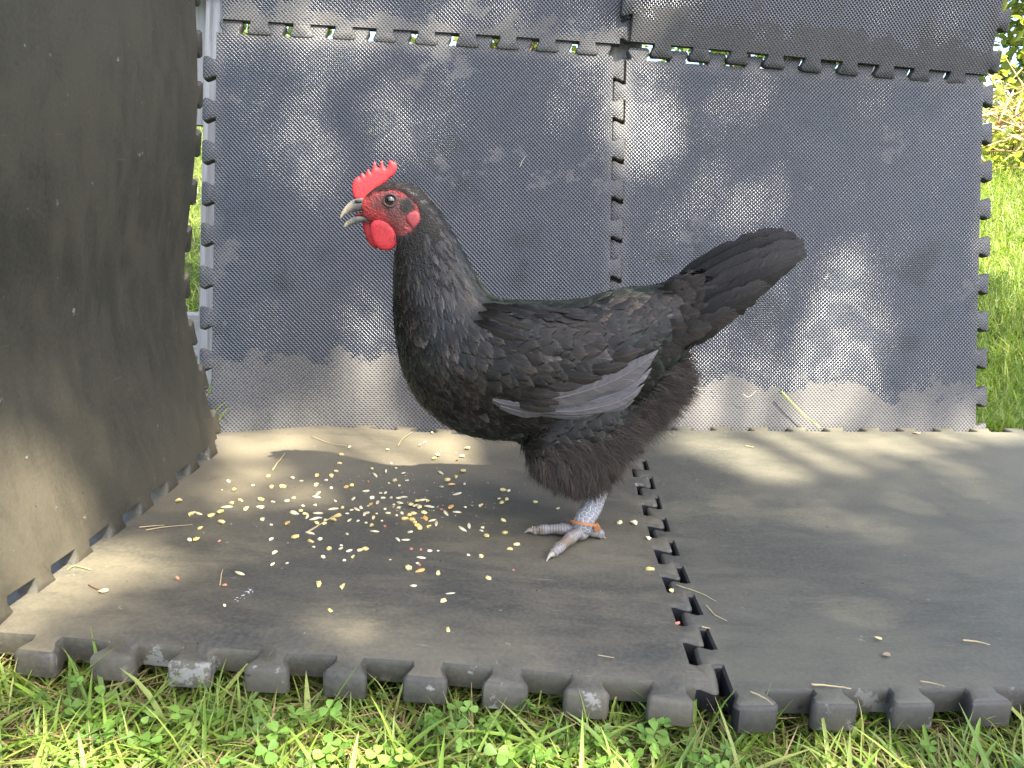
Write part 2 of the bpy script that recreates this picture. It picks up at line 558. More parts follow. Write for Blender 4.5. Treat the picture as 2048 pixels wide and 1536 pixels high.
# left mat, standing on edge and sagging
YF = 1.055
_fe = [(446, 905), (430, 870), (393, 740), (370, 610), (386, 480), (400, 380), (409, 200), (402, 70)]
_fe = np.array([at(px, py, YF) for px, py in _fe])
_zs = _fe[:, 2]
def left_surf(u, v):
    # u: along depth (-: near), v: height
    hgt = .012 + (v + C_ / 2) * (.585 / C_)
    order = np.argsort(_zs)
    x = np.interp(hgt, _zs[order], _fe[order, 0])
    xs = np.zeros_like(x)
    for k in (-.05, -.025, 0, .025, .05):
        xs += np.interp(np.clip(hgt + k, _zs.min(), None), _zs[order], _fe[order, 0]) / 5
    d = C_ / 2 - u          # distance from the far edge
    x = xs - .012 * sstep(0, .5, d) + .5 * wave(u, v, .005, .7)
    y = YF - .012 - d * .985
    z = hgt + zfloor(x, y)
    return np.stack([x, y, z], 1)
mll = mat_smooth('smooth_foam_mud_film', (.023, .0225, .0155), (.058, .051, .033), 8.2, .85, (3.0, 1, 1), [(-.1, -.3, .0, .3, .5)])
ml = make_mat('foam_mat', C_, C_, .016, (0, 0, 0, 0), left_surf, mll, m_edge_pale, grid=.022, c=.0028, wob=.0006)
tag(ml, 'brownish smooth foam mat standing on edge at the left, teeth down on the floor', 'foam mat', 'smooth foam mats')

# ------------------------------------------------------------------ ground
def gz(x, y):
    x = np.asarray(x, float); y = np.asarray(y, float)
    r = np.clip(y - 1.35, 0, 2.6)
    bank = .40 * r * r / (r + .45)
    return -.046 + .064 * sstep(.62, 1.3, y) + bank + .006 * np.sin(5 * x + 1) * np.sin(4 * y) * sstep(1.4, 2.2, y)
def sheet():
    xs = np.concatenate([np.linspace(-150, -6, 10), np.linspace(-5, 6, 90), np.linspace(7, 150, 10)])
    ys = np.concatenate([np.linspace(-150, -4, 10), np.linspace(-3, 8, 100), np.linspace(9, 200, 12)])
    X, Y = np.meshgrid(xs, ys)
    V = np.stack([X.ravel(), Y.ravel(), gz(X.ravel(), Y.ravel())], 1)
    nx = len(xs)
    i = np.arange(len(ys) - 1)[:, None] * nx + np.arange(nx - 1)[None]
    i = i.ravel()
    F = np.stack([i, i + 1, i + nx + 1, i + nx], 1)
    return fast_mesh('lawn_ground', V, [F])
k = NT('lawn_soil')
P_ = k.obj()
a, b = k.noise(P_, 6, 6), k.noise(P_, 60, 5)
c = k.mix(k.ramp(a, .35, .65), (.030, .046, .012), (.060, .085, .022))
c = k.mix(k.ramp(b, .45, .7, 0, .6), c, (.075, .058, .032))
k.set(base=c, rough=.9, spec=.2, normal=k.bump(b, .01, .8))
ground = link('lawn_ground', sheet(), k.m)
tag(ground, 'lawn soil under the grass', None, None, 'structure')

# ------------------------------------------------------------------ grass, clover, thatch
def blades(root, L, W, az, lean, bend, col, fold=.25, nseg=5):
    n = len(root)
    t = np.linspace(0, 1, nseg)
    d = np.stack([np.cos(az), np.sin(az), np.zeros(n)], 1)
    sd = np.stack([-np.sin(az), np.cos(az), np.zeros(n)], 1)
    tw = rng.normal(0, .5, n)
    V = np.zeros((n, nseg, 3, 3)); UV = np.zeros((n, nseg, 3, 2))
    for i, ti in enumerate(t):
        up = L * (ti * np.cos(lean) - bend * ti * ti * .9)
        out = L * (ti * np.sin(lean) + bend * ti * ti * .75)
        c = root + d * out[:, None]
        c[:, 2] += up
        ww = W * (np.clip(.55 + 1.4 * ti, 0, 1) * (1 - ti ** 2.2) + .02)
        s2 = sd * np.cos(tw * ti)[:, None] + np.stack([np.zeros(n), np.zeros(n), np.sin(tw * ti)], 1)
        V[:, i, 0] = c - s2 * ww[:, None] * .5
        V[:, i, 1] = c - np.stack([np.zeros(n), np.zeros(n), ww * fold], 1)
        V[:, i, 2] = c + s2 * ww[:, None] * .5
        UV[:, i, :, 1] = ti; UV[:, i, 0, 0] = 0; UV[:, i, 1, 0] = .5; UV[:, i, 2, 0] = 1
    base = (np.arange(n) * nseg * 3)[:, None]
    F = []
    for i in range(nseg - 1):
        for j in range(2):
            a = i * 3 + j
            F.append(np.stack([base[:, 0] + a, base[:, 0] + a + 1, base[:, 0] + a + 4, base[:, 0] + a + 3], 1))
    return V.reshape(-1, 3), np.concatenate(F), UV.reshape(-1, 2), np.repeat(col, nseg * 3, 0)
def mat_leafy(name, trans=.35, rough=.45, spec=.4, stripe=True):
    k = NT(name)
    c = k.attr()
    uv = k.uv()
    if stripe:
        sep = k.n('ShaderNodeSeparateXYZ'); k.l(uv, sep.inputs[0])
        st = k.math('SINE', k.math('MULTIPLY', sep.outputs[0], 40))
        c2 = k.mix(k.ramp(st, -1, 1, 0, .22), c, (.25, .32, .12))
        # dry tip / pale base
        c2 = k.mix(k.ramp(sep.outputs[1], .82, 1.0, 0, .45), c2, (.22, .17, .07))
    else:
        c2 = c
    k.set(base=c2, rough=rough, spec=spec)
    k.translucent(k.mix(1.0, c2, (1.5, 1.6, .8), 'MULTIPLY'), trans)
    return k.m
m_grass = mat_leafy('grass_blade')
m_clover = mat_leafy('clover_leaf', .32, .5, .35, False)
m_straw = mat_leafy('dead_straw', .15, .7, .2, False)
def gcol(n, kind='grass'):
    if kind == 'grass':
        h = rng.random((n, 1)); g = rng.random((n, 1))
        a = np.array([.105, .170, .026]); b = np.array([.235, .325, .046]); y = np.array([.30, .30, .085])
        c = a * (1 - h) + b * h
        c = np.where(g > .86, y, c)
        return c * rng.uniform(.8, 1.2, (n, 1))
    if kind == 'straw':
        h = rng.random((n, 1))
        return (np.array([.34, .26, .13]) * (1 - h) + np.array([.17, .11, .055]) * h) * rng.uniform(.7, 1.2, (n, 1))
    if kind == 'clover':
        h = rng.random((n, 1))
        return (np.array([.10, .20, .035]) * (1 - h) + np.array([.18, .30, .055]) * h) * rng.uniform(.8, 1.15, (n, 1))
def front_edge(x):
    return np.where(x < .17, .556 - .040 * (x + .1), .532 + .05 * (x - .17))
def merge_grass(name, parts, mat, label, cat):
    mb = MB()
    for V, F, UV, C in parts:
        mb.add(V, [F], UV, C)
    o = link(name, mb.mesh(name), mat)
    tag(o, label, cat, None, 'stuff')
    return o
def fore_pts(n, ylo=.30, pad=.0):
    x = rng.uniform(-.62, .68, n)
    y = ylo + (front_edge(x) - pad - ylo) * rng.random(n) ** .8
    return np.stack([x, y, gz(x, y) + rng.uniform(-.004, .002, n)], 1)
parts = []
# thatch lying flat
n = 3600
p = fore_pts(n, .28, -.06)
p[:, 2] += rng.uniform(0, .012, n)
parts.append(blades(p, rng.uniform(.02, .065, n), rng.uniform(.0008, .0019, n), rng.uniform(0, 6.28, n), rng.uniform(1.1, 1.62, n), rng.uniform(-.1, .15, n), gcol(n, 'straw')))
merge_grass('dead_grass', parts, m_straw, 'dry straw-coloured dead grass lying between the green blades', 'dead grass')
parts = []
n = 9000    # fine grass
p = fore_pts(n, .27, -.05)
parts.append(blades(p, rng.uniform(.022, .058, n), rng.uniform(.0014, .0030, n), rng.uniform(0, 6.28, n), np.abs(rng.normal(.75, .35, n)), rng.uniform(.1, .55, n), gcol(n)))
n = 900     # broad crab grass blades
p = fore_pts(n, .30, .004)
parts.append(blades(p, rng.uniform(.04, .08, n), rng.uniform(.0028, .0058, n), rng.uniform(-.4, 3.5, n), np.abs(rng.normal(.85, .3, n)), rng.uniform(.1, .5, n), gcol(n) * np.array([.85, 1.0, .8])))
# blades that rise in front of the mat edge
tall = [(640, 1345, .075, 1.15), (1000, 1390, .055, 1.2), (800, 1400, .05, 1.9), (1310, 1440, .035, 1.0), (1955, 1400, .055, 2.2), (1490, 1450, .05, .4), (1700, 1470, .05, 2.6),
        (60, 1350, .035, 1.0), (190, 1345, .04, 1.2), (335, 1370, .03, .8), (560, 1380, .035, .7), (1810, 1480, .06, 2.5), (2010, 1420, .05, 1.9), (880, 1420, .04, .9)]
for (px, py, L, a) in tall:
    X = at(px, py, .515)
    x = X[0]; r = np.array([[x - .3 * L * math.cos(a), .50, gz(x, .5)]])
    parts.append(blades(r, np.array([L * 1.35]), np.array([.0042]), np.array([0.0 if a < 1.57 else math.pi]), np.array([abs(1.57 - a) * .8]), np.array([.12]), gcol(1) * 1.25, nseg=8))
# lawn beyond the mats
def back_pts(n, lo, hi, y0, y1, pw=1.0):
    y = y0 + (y1 - y0) * rng.random(n) ** pw
    x = y * rng.uniform(lo, hi, n)
    return np.stack([x, y, gz(x, y) - .003], 1)
n = 30000
p = back_pts(n, .50, .82, 1.33, 4.4, 1.3)
ok = (p[:, 0] > .80 + 0 * p[:, 1])
p = p[ok]; n = len(p)
parts.append(blades(p, rng.uniform(.03, .075, n), rng.uniform(.002, .0042, n), rng.uniform(0, 6.28, n), np.abs(rng.normal(.5, .3, n)), rng.uniform(.05, .5, n), gcol(n), nseg=4))
n = 9000
p = back_pts(n, -.62, -.30, 1.18, 4.2, 1.5)
parts.append(blades(p, rng.uniform(.03, .09, n), rng.uniform(.002, .0045, n), rng.uniform(0, 6.28, n), np.abs(rng.normal(.45, .3, n)), rng.uniform(.05, .5, n), gcol(n), nseg=4))
n = 12000
x = rng.uniform(-2.5, 3.0, n); y = rng.uniform(1.32, 4.6, n)
p = np.stack([x, y, gz(x, y) - .003], 1)
parts.append(blades(p, rng.uniform(.03, .075, n), rng.uniform(.0025, .005, n), rng.uniform(0, 6.28, n), np.abs(rng.normal(.5, .3, n)), rng.uniform(.05, .5, n), gcol(n), nseg=4))
n = 5000
x = np.where(rng.random(n) < .5, rng.uniform(-1.6, -.46, n), rng.uniform(.70, 1.7, n)); y = rng.uniform(.2, 1.4, n)
ok = ~((x > 0) & (x < .95) & (y > .55))
x, y = x[ok], y[ok]; n = len(x)
p = np.stack([x, y, gz(x, y) - .003], 1)
parts.append(blades(p, rng.uniform(.03, .07, n), rng.uniform(.002, .0042, n), rng.uniform(0, 6.28, n), np.abs(rng.normal(.5, .3, n)), rng.uniform(.05, .5, n), gcol(n), nseg=4))
# tall grass poking through the gap at the left of the back wall
n = 26
p = np.stack([rng.uniform(-.475, -.44, n), rng.uniform(1.13, 1.19, n), np.full(n, .0)], 1)
parts.append(blades(p, rng.uniform(.06, .17, n), rng.uniform(.003, .0055, n), rng.uniform(-1, 1, n), np.abs(rng.normal(.2, .12, n)), rng.uniform(.1, .4, n), gcol(n) * 1.2, nseg=6))
merge_grass('grass', parts, m_grass, 'green lawn grass in front of and behind the mats', 'grass')
# clover
def clover(pts, hts, size, col):
    """trifoliate leaves on thin stalks"""
    rows = [(0, .0), (.25, .22), (.55, .40), (.8, .43), (.95, .30), (1.0, .06)]
    tv, tf = [], []
    for (l, wd) in rows:
        tv += [(l, -wd, .10 * wd / .43 - .05 * l * l), (l, 0, -.05 * l * l), (l, wd, .10 * wd / .43 - .05 * l * l)]
    tv = np.array(tv); tv[-2, 0] = .94
    for i in range(len(rows) - 1):
        for j in range(2):
            a = i * 3 + j
            tf.append((a, a + 1, a + 4, a + 3))
    tf = np.array(tf)
    mb = MB()
    for i in range(len(pts)):
        az0 = rng.uniform(0, 6.28)
        lean = np.array([rng.normal(0, .35), rng.normal(-.15, .35), 1.0]); lean /= np.linalg.norm(lean)
        tip = pts[i] + lean * hts[i]
        V, F, UV = tube(np.array([pts[i], (pts[i] + tip) / 2 + rng.normal(0, .001, 3), tip]), .00045, 4, False)
        mb.add(V, F, UV, np.array([.10, .15, .035]))
        Z = lean + rng.normal(0, .3, 3); Z /= np.linalg.norm(Z)
        for q in range(3):
            az = az0 + q * 2.094 + rng.normal(0, .15)
            X = np.array([math.cos(az), math.sin(az), 0]); X -= Z * np.dot(X, Z); X /= np.linalg.norm(X)
            X = X + Z * rng.uniform(-.1, .35); X /= np.linalg.norm(X)
            Y = np.cross(Z, X); Y /= np.linalg.norm(Y); Zq = np.cross(X, Y)
            s = size[i] * rng.uniform(.85, 1.15)
            V = tip + (tv[:, :1] * X + tv[:, 1:2] * Y + tv[:, 2:] * Zq) * s
            mb.add(V, [tf], np.stack([tv[:, 1] + .5, tv[:, 0]], 1), col[i] * rng.uniform(.85, 1.15))
    return mb
n = 400
cl_x = np.concatenate([rng.normal(-.10, .13, n // 2), rng.normal(.06, .07, n // 4), rng.uniform(-.40, .45, n - n // 2 - n // 4)])
cl_y = .32 + (front_edge(cl_x) - .012 - .32) * rng.random(n) ** .7
pts = np.stack([cl_x, cl_y, gz(cl_x, cl_y)], 1)
mb = clover(pts, rng.uniform(.012, .036, n), rng.uniform(.0050, .0095, n), gcol(n, 'clover'))
o = link('clover', mb.mesh('clover'), m_clover)
tag(o, 'low three-leaved clover growing along the front edge of the floor mats', 'clover', None, 'stuff')

# ------------------------------------------------------------------ weathered wooden frame behind the left gap
k = NT('weathered_wood')
P_ = k.uv()
g = k.noise(k.scalev(P_, (90, 4, 1)), 1, 5, .6, .4)
g2 = k.noise(P_, 7, 4)
c = k.mix(k.ramp(g, .3, .7), (.20, .19, .175), (.42, .405, .385))
c = k.mix(k.ramp(g2, .45, .7, 0, .4), c, (.30, .27, .23))
k.set(base=c, rough=.85, spec=.2, normal=k.bump(g, .002, .6))
m_wood = k.m
wf = empty('wooden_frame', (-.5, 1.27, 0))
tag(wf, 'weathered grey wooden frame showing in the gap behind the left wall mat', 'wooden frame')
def board(name, P0, P1, wid, th, parent, mat):
    P0, P1 = np.asarray(P0, float), np.asarray(P1, float)
    d = P1 - P0; L = np.linalg.norm(d); d /= L
    nrm = np.array([0, 1, 0.]); nrm -= d * np.dot(d, nrm); nrm /= np.linalg.norm(nrm)
    s = np.cross(d, nrm)
    mb = MB()
    k = 7
    R = random.Random(name + str(L))
    prof = [(-.5, -.5), (-.46, -.5 - .0), (.46, -.5), (.5, -.42), (.5, .42), (.46, .5), (-.46, .5), (-.5, .42), (-.5, -.42)]
    prof = prof[1:]
    V, UV = [], []
    for i in range(k):
        t = i / (k - 1)
        for (a, b) in prof:
            V.append(P0 + d * L * t + s * wid * (a + R.uniform(-.01, .01)) + nrm * th * b)
            UV.append((a * wid + b * .3, L * t))
    m = len(prof)
    F = [(i * m + j, i * m + (j + 1) % m, (i + 1) * m + (j + 1) % m, (i + 1) * m + j) for i in range(k - 1) for j in range(m)]
    mb.add(V, [np.array(F), np.array([tuple(range(m))[::-1]]), np.array([tuple(range((k - 1) * m, k * m))])], UV)
    o = link(name, mb.mesh(name, False), mat, parent)
    return o
def bk(px, py, Y): return at(px, py, Y)
board('upright', bk(418, 860, 1.30), bk(440, -60, 1.42), .034, .03, wf, m_wood)
board('upright', bk(384, 250, 1.46), bk(392, -80, 1.46), .085, .03, wf, m_wood)
board('rail', bk(360, 668, 1.36), bk(470, 672, 1.36), .075, .025, wf, m_wood)
board('rail', bk(330, -60, 1.40), bk(520, -60, 1.40), .08, .03, wf, m_wood)
board('upright', BO + BU * -.012 - BN * .050 + BV * -.02, BO + BU * .0 - BN * .050 + BV * 1.15, .085, .03, wf, m_wood)  # unseen board added behind the wall seam to darken its slits
board('upright', bk(1700, 900, 1.66), bk(1760, -150, 1.72), .07, .035, wf, m_wood)

# ------------------------------------------------------------------ shrubs and dry brush beyond the lawn
def leaf_tpl(fold=.2):
    rows = [(0, .03), (.25, .26), (.55, .33), (.8, .2), (1.0, .0)]
    tv = []
    for l, wd in rows: tv += [(l, -wd, fold * wd), (l, 0, -.12 * l * l), (l, wd, fold * wd)]
    tf = []
    for i in range(4):
        for j in range(2):
            a = i * 3 + j
            tf.append((a, a + 1, a + 4, a + 3))
    return np.array(tv), np.array(tf)
def scatter_leaves(P, size, col, up=.3):
    tv, tf = leaf_tpl()
    tv = tv - np.array([.5, 0, 0])
    n = len(P)
    X = rng.normal(0, 1, (n, 3)); X[:, 2] = X[:, 2] * .6 - .2
    X /= np.linalg.norm(X, axis=1)[:, None]
    Z = rng.normal(0, 1, (n, 3)) * .8; Z[:, 2] += 1.0
    Z -= X * (X * Z).sum(1)[:, None]; Z /= np.linalg.norm(Z, axis=1)[:, None]
    Y = np.cross(Z, X)
    V = P[:, None] + (tv[None, :, :1] * X[:, None] + tv[None, :, 1:2] * Y[:, None] + tv[None, :, 2:] * Z[:, None]) * size[:, None, None]
    F = (np.arange(n)[:, None, None] * len(tv) + tf[None]).reshape(-1, 4)
    uv = np.tile(np.stack([tv[:, 1] + .5, tv[:, 0]], 1), (n, 1))
    return V.reshape(-1, 3), F, uv, np.repeat(col, len(tv), 0)
m_leaf = mat_leafy('shrub_leaf', .4, .5, .35, False)
k = NT('bark')
P_ = k.obj()
g = k.noise(k.scalev(P_, (1, 1, .25)), 40, 6, .65)
k.set(base=k.mix(g, (.05, .038, .028), (.16, .13, .10)), rough=.9, normal=k.bump(g, .01, .7))
m_bark = k.m
def shrub(c, rx, ry, rz, n, size, col, label):
    base = np.array([c[0], c[1], float(gz(c[0], c[1]))])
    e = empty('shrub', base)
    tag(e, label, 'shrub', 'shrubs beyond the lawn')
    mb = MB(); tips = []
    for i in range(16):
        a = rng.uniform(0, 6.28); r = rng.uniform(.2, .95)
        tip = base + np.array([rx * r * math.cos(a), ry * r * math.sin(a), rz * rng.uniform(.5, 1.8)])
        mid = (base + tip) / 2 + rng.normal(0, .06, 3)
        path = catmull([base + rng.normal(0, .03, 3) * (1, 1, 0), mid, tip], 7)
        V, F, UV = tube(path, np.linspace(.014, .003, 7), 5)
        mb.add(V, F, UV); tips.append(path)
    link('stems', mb.mesh('stems'), m_bark, e)
    A = np.concatenate([t[2:] for t in tips])
    P = A[rng.integers(0, len(A), n)] + rng.normal(0, 1, (n, 3)) * np.array([rx, ry, rz]) * .22
    P[:, 2] = np.maximum(P[:, 2], gz(P[:, 0], P[:, 1]) + .02)
    V, F, UV, C = scatter_leaves(P, rng.uniform(.6, 1.2, n) * size, col * rng.uniform(.6, 1.3, (n, 1)))
    mb = MB(); mb.add(V, [F], UV, C)
    o = link('crown', mb.mesh('crown'), m_leaf, e)
    o['kind'] = 'stuff'
gl = np.array([.13, .20, .035]); gd = np.array([.06, .11, .022]); gy = np.array([.26, .29, .07])
shrub((2.72, 4.35), .55, .5, 1.3, 5200, .055, gy, 'yellow-green shrub behind the dry brush at the top right')
shrub((3.7, 5.8), 1.1, .7, 2.0, 5200, .07, gd, 'dark green shrub standing behind the yellow-green one')
shrub((1.5, 5.2), 1.0, .6, 1.6, 5000, .06, gl, 'sunlit green shrub hidden behind the back wall, seen through its notches')
shrub((-.1, 5.2), 1.0, .6, 1.6, 5000, .06, gy, 'bright shrub glimpsed through the tooth gaps above the hen\'s head')
shrub((-1.7, 4.9), 1.0, .6, 1.4, 4600, .06, gl, 'sunlit green shrub behind the wooden frame at the left')
# dry brush: a heap of dead stalks
e = empty('brush_heap', (2.30, 3.62, float(gz(2.30, 3.62))))
tag(e, 'heap of dry straw-coloured stalks on the lawn at the right edge', 'brush heap')
mb = MB()
for i in range(200):
    b = np.array([2.30 + rng.normal(0, .26), 3.62 + rng.normal(0, .22), 0])
    b[2] = gz(b[0], b[1])
    a = rng.uniform(0, 6.28); L = rng.uniform(.25, .75); el = abs(rng.normal(.35, .35))
    d = np.array([math.cos(a) * math.cos(el), math.sin(a) * math.cos(el), math.sin(el)])
    st = b + np.array([0, 0, rng.uniform(0, .22)]) - d * L * .4
    path = catmull([st, st + d * L * .5 + rng.normal(0, .03, 3), st + d * L + np.array([0, 0, -.05]) + rng.normal(0, .05, 3)], 6)
    V, F, UV = tube(path, np.linspace(.0048, .0018, 6) * rng.uniform(.6, 1.3), 5)
    mb.add(V, F, UV, gcol(1, 'straw')[0] * 2.0)
o = link('stalks', mb.mesh('stalks'), m_straw, e); o['kind'] = 'stuff'
n = 1500
P = np.stack([2.30 + rng.normal(0, .3, n), 3.58 + rng.normal(0, .25, n), np.zeros(n)], 1)
P[:, 2] = gz(P[:, 0], P[:, 1]) + np.abs(rng.normal(0, .16, n))
V, F, UV, C = scatter_leaves(P, rng.uniform(.02, .05, n), gy * rng.uniform(.7, 1.4, (n, 1)))
mb = MB(); mb.add(V, [F], UV, C)
o = link('weeds', mb.mesh('weeds'), m_leaf, e); o['kind'] = 'stuff'

# ------------------------------------------------------------------ unseen shade tree behind the camera, its crown thinned to place the light patches
HEN_OUT = [(680, 420), (705, 360), (770, 318), (870, 390), (950, 540), (1000, 585), (1300, 560), (1480, 470), (1570, 450), (1620, 500), (1440, 660),
           (1380, 790), (1290, 900), (1230, 960), (1215, 1080), (1090, 1130), (1050, 1070), (1150, 1050), (1040, 950), (980, 890), (860, 820), (790, 690), (780, 520), (730, 490)]
#      cx   cy   rx   ry  rot  amount
LIT = [(620, 75, 150, 62, 0, 1.0), (585, 270, 46, 85, -12, 1.0), (500, 165, 62, 36, -10, .65), (640, 350, 26, 60, 0, .8), (800, 240, 105, 70, 0, .62), (830, 90, 60, 40, 0, .5),
       (1180, 210, 60, 110, 0, .62), (1190, 105, 36, 34, 0, .95), (1290, 240, 58, 110, -10, 1.0), (1480, 385, 80, 60, 20, .6), (1420, 150, 60, 40, 0, .3),
       (1690, 640, 60, 130, 0, .9), (1640, 785, 110, 70, 0, 1.0), (1420, 770, 90, 70, 0, .85), (1510, 640, 50, 80, 0, .6), (1850, 240, 90, 60, 0, .35),
       (735, 720, 34, 105, 0, .85), (570, 680, 60, 60, 0, .55), (650, 790, 60, 45, 0, .8), (470, 790, 30, 60, 0, .4), (680, 480, 60, 40, 0, .35), (1330, 900, 60, 30, 0, .4),
       (930, 30, 110, 26, 0, .6), (1310, 40, 50, 46, 0, .9), (1500, 50, 60, 50, 0, .3), (1880, 40, 40, 60, 20, .35),
       (610, 890, 205, 50, 0, .97), (860, 965, 110, 70, 0, .95), (560, 970, 100, 44, 0, .7), (700, 840, 90, 26, 0, .9),
       (300, 1110, 130, 30, -8, .85), (110, 1170, 110, 30, -10, .8), (420, 990, 60, 40, 0, .3), (655, 1245, 60, 18, 0, .75), (775, 1250, 46, 16, 0, .65), (20, 1275, 60, 40, 0, .9),
       (745, 1345, 40, 26, 0, .8), (150, 1300, 90, 22, 0, .5),
       (1540, 905, 210, 52, 5, .9), (1900, 870, 160, 40, 0, .85), (1480, 1010, 210, 40, 0, .55), (1800, 1000, 170, 64, 0, .52), (1760, 1230, 40, 50, 20, .45), (1240, 1190, 80, 26, 0, .3),
       (110, 720, 24, 110, -16, .55), (190, 880, 26, 110, -18, .6), (400, 505, 16, 26, 0, .6), (395, 560, 16, 26, 0, .6),
       (90, 1450, 190, 70, 0, .95), (420, 1480, 130, 45, 0, .6), (760, 1470, 190, 50, 0, .8), (1150, 1490, 180, 40, 0, .75), (1500, 1500, 130, 34, 0, .9), (1820, 1490, 220, 44, 0, .95), (1000, 1470, 120, 40, 0, .9), (300, 1430, 120, 40, 0, .8), (560, 1440, 110, 40, 0, .8), (1250, 1450, 100, 30, 0, .7), (1050, 1540, 1200, 44, 0, .95)]
LITPOLY = [([(-80, 650), (30, 725), (110, 820), (165, 930), (195, 1040), (215, 1120), (-80, 1280)], .97)]
def lit_amount(P):
    a = np.full(len(P), .22)
    for cx, cy, rx, ry, rot, am in LIT:
        r = math.radians(rot); dx, dy = P[:, 0] - cx, P[:, 1] - cy
        ex = 20 if am > .5 else 8
        u = (dx * math.cos(r) + dy * math.sin(r)) / (rx + ex); v = (-dx * math.sin(r) + dy * math.cos(r)) / (ry + ex * .8)
        a = np.maximum(a, am * (u * u + v * v < 1.0))
    for poly, am in LITPOLY:
        a = np.maximum(a, am * inside(poly, P))
    return np.where(a > .25, 1 - (1 - np.minimum(a, 1)) ** 1.7, a)
te = empty('shade_tree', (3.5, -3.6, float(gz(3.5, -3.6))))
tag(te, 'broadleaf tree standing behind the camera, shading the mats', 'tree')
crown_c = np.array([.15, .9, .25]) + SUN * 6.3
mb = MB()
tb = np.array([3.5, -3.6, float(gz(3.5, -3.6))])
trunk = catmull([tb, tb + (-.1, .05, 1.4), tb + (-.25, .2, 2.8), tb + (-.5, .45, 4.0)], 10)
V, F, UV = tube(trunk, np.linspace(.19, .11, 10), 12)
mb.add(V, F, UV)
link('trunk', mb.mesh('trunk'), m_bark, te)
mb = MB()
for i in range(34):
    tip = crown_c + rng.normal(0, 1, 3) * np.array([.9, .8, .45])
    st = trunk[rng.integers(5, 10)]
    path = catmull([st, (st + tip) / 2 + np.array([0, 0, .25]) + rng.normal(0, .15, 3), tip], 8)
    V, F, UV = tube(path, np.linspace(.035, .006, 8) * rng.uniform(.5, 1.0), 6)
    mb.add(V, F, UV)
link('branches', mb.mesh('branches'), m_bark, te)
n = 42000
d = rng.normal(0, 1, (n, 3)); d /= np.linalg.norm(d, axis=1)[:, None]
P = crown_c + d * (rng.random((n, 1)) ** .45) * np.array([1.95, 1.75, .95])
def drop(P, t): return P - SUN * t[:, None]
tf_ = (P[:, 2] - 0.01) / SUN[2]
tb_ = ((P - BO) @ BN) / (SUN @ BN)
tl_ = (P[:, 0] + .405) / SUN[0]
HL = drop(P, tl_)
tl_ = np.where((HL[:, 1] > .40) & (HL[:, 1] < 1.06) & (HL[:, 2] > 0) & (HL[:, 2] < .62), tl_, 1e9)
tt = np.minimum(np.minimum(tf_, tb_), tl_)
HP = drop(P, tt)
am = np.where(HP[:, 1] > .1, lit_amount(proj(np.maximum(HP, [-99, .1, -99]))), .2)
th = (P[:, 1] - .82) / SUN[1]
hen_hit = inside(HEN_OUT, proj(drop(P, th))) & (th < tt + .15)
am = np.where(hen_hit, .35, am)
keep = rng.random(n) > am
P = P[keep]
V, F, UV, C = scatter_leaves(P, rng.uniform(.045, .065, len(P)), np.array([.06, .11, .02]) * rng.uniform(.7, 1.3, (len(P), 1)))
mb = MB(); mb.add(V, [F], UV, C)
o = link('crown', mb.mesh('crown'), m_leaf, te); o['kind'] = 'stuff'

# ------------------------------------------------------------------ the hen
HY = .85                                  # her middle plane
MPX = .000548                             # metres per photo pixel there
hen = empty('hen', tuple(on_floor(1165, 1075)))
tag(hen, 'black hen with a red comb standing in profile on the corn-strewn mat', 'hen')
def hp(px, py, dy=0.0):
    X = at(px, py, HY); return X + np.array([0, dy, 0])
def loft(sections, yoff=0.0, nk=28, nsub=4, sup=2.2):
    """sections: (topx,topy,botx,boty,halfwidth px[,y shift px])"""
    A = np.array([list(s) + [0] * (6 - len(s)) for s in sections], float)
    A = catmull(A, (len(A) - 1) * nsub + 1)
    V = []
    for tx, ty, bx, by, hw, ys in A:
        T, B = hp(tx, ty), hp(bx, by)
        c = (T + B) / 2; a = (T - B) / 2
        for j in range(nk):
            th = 2 * math.pi * j / nk
            cc, ss = math.cos(th), math.sin(th)
            e = 2 / sup
            V.append(c + a * math.copysign(abs(cc) ** e, cc) + np.array([0, 1, 0]) * (max(hw, .5) * MPX * math.copysign(abs(ss) ** e, ss) + ys * MPX + yoff))
    n = len(A)
    F = [(i * nk + j, i * nk + (j + 1) % nk, (i + 1) * nk + (j + 1) % nk, (i + 1) * nk + j) for i in range(n - 1) for j in range(nk)]
    V += [np.mean(V[:nk], 0), np.mean(V[(n - 1) * nk:n * nk], 0)]
    F3 = [(n * nk, (j + 1) % nk, j) for j in range(nk)] + [(n * nk + 1, (n - 1) * nk + j, (n - 1) * nk + (j + 1) % nk) for j in range(nk)]
    return np.array(V), [np.array(F), np.array(F3)]
body_sec = [(722, 400, 726, 438, 11), (740, 382, 746, 448, 18), (762, 368, 768, 458, 24), (790, 362, 788, 470, 29), (826, 368, 796, 488, 31), (862, 398, 788, 512, 33),
            (900, 452, 786, 552, 38), (930, 506, 787, 606, 47), (956, 556, 791, 664, 60), (984, 592, 801, 722, 78), (1024, 600, 822, 776, 97), (1072, 602, 857, 820, 110),
            (1124, 602, 910, 856, 117), (1172, 596, 980, 874, 119), (1212, 586, 1065, 876, 117), (1250, 577, 1160, 862, 112), (1284, 574, 1245, 828, 102),
            (1310, 572, 1312, 782, 86), (1334, 566, 1350, 736, 66), (1364, 551, 1378, 696, 46), (1398, 548, 1410, 650, 22), (1424, 550, 1432, 618, 9)]
thigh_sec = [(1085, 800, 1250, 790, 42), (1060, 845, 1262, 835, 50), (1050, 885, 1246, 870, 52), (1062, 912, 1232, 902, 48), (1090, 938, 1220, 926, 40), (1125, 956, 1210, 944, 28), (1158, 964, 1198, 956, 14)]
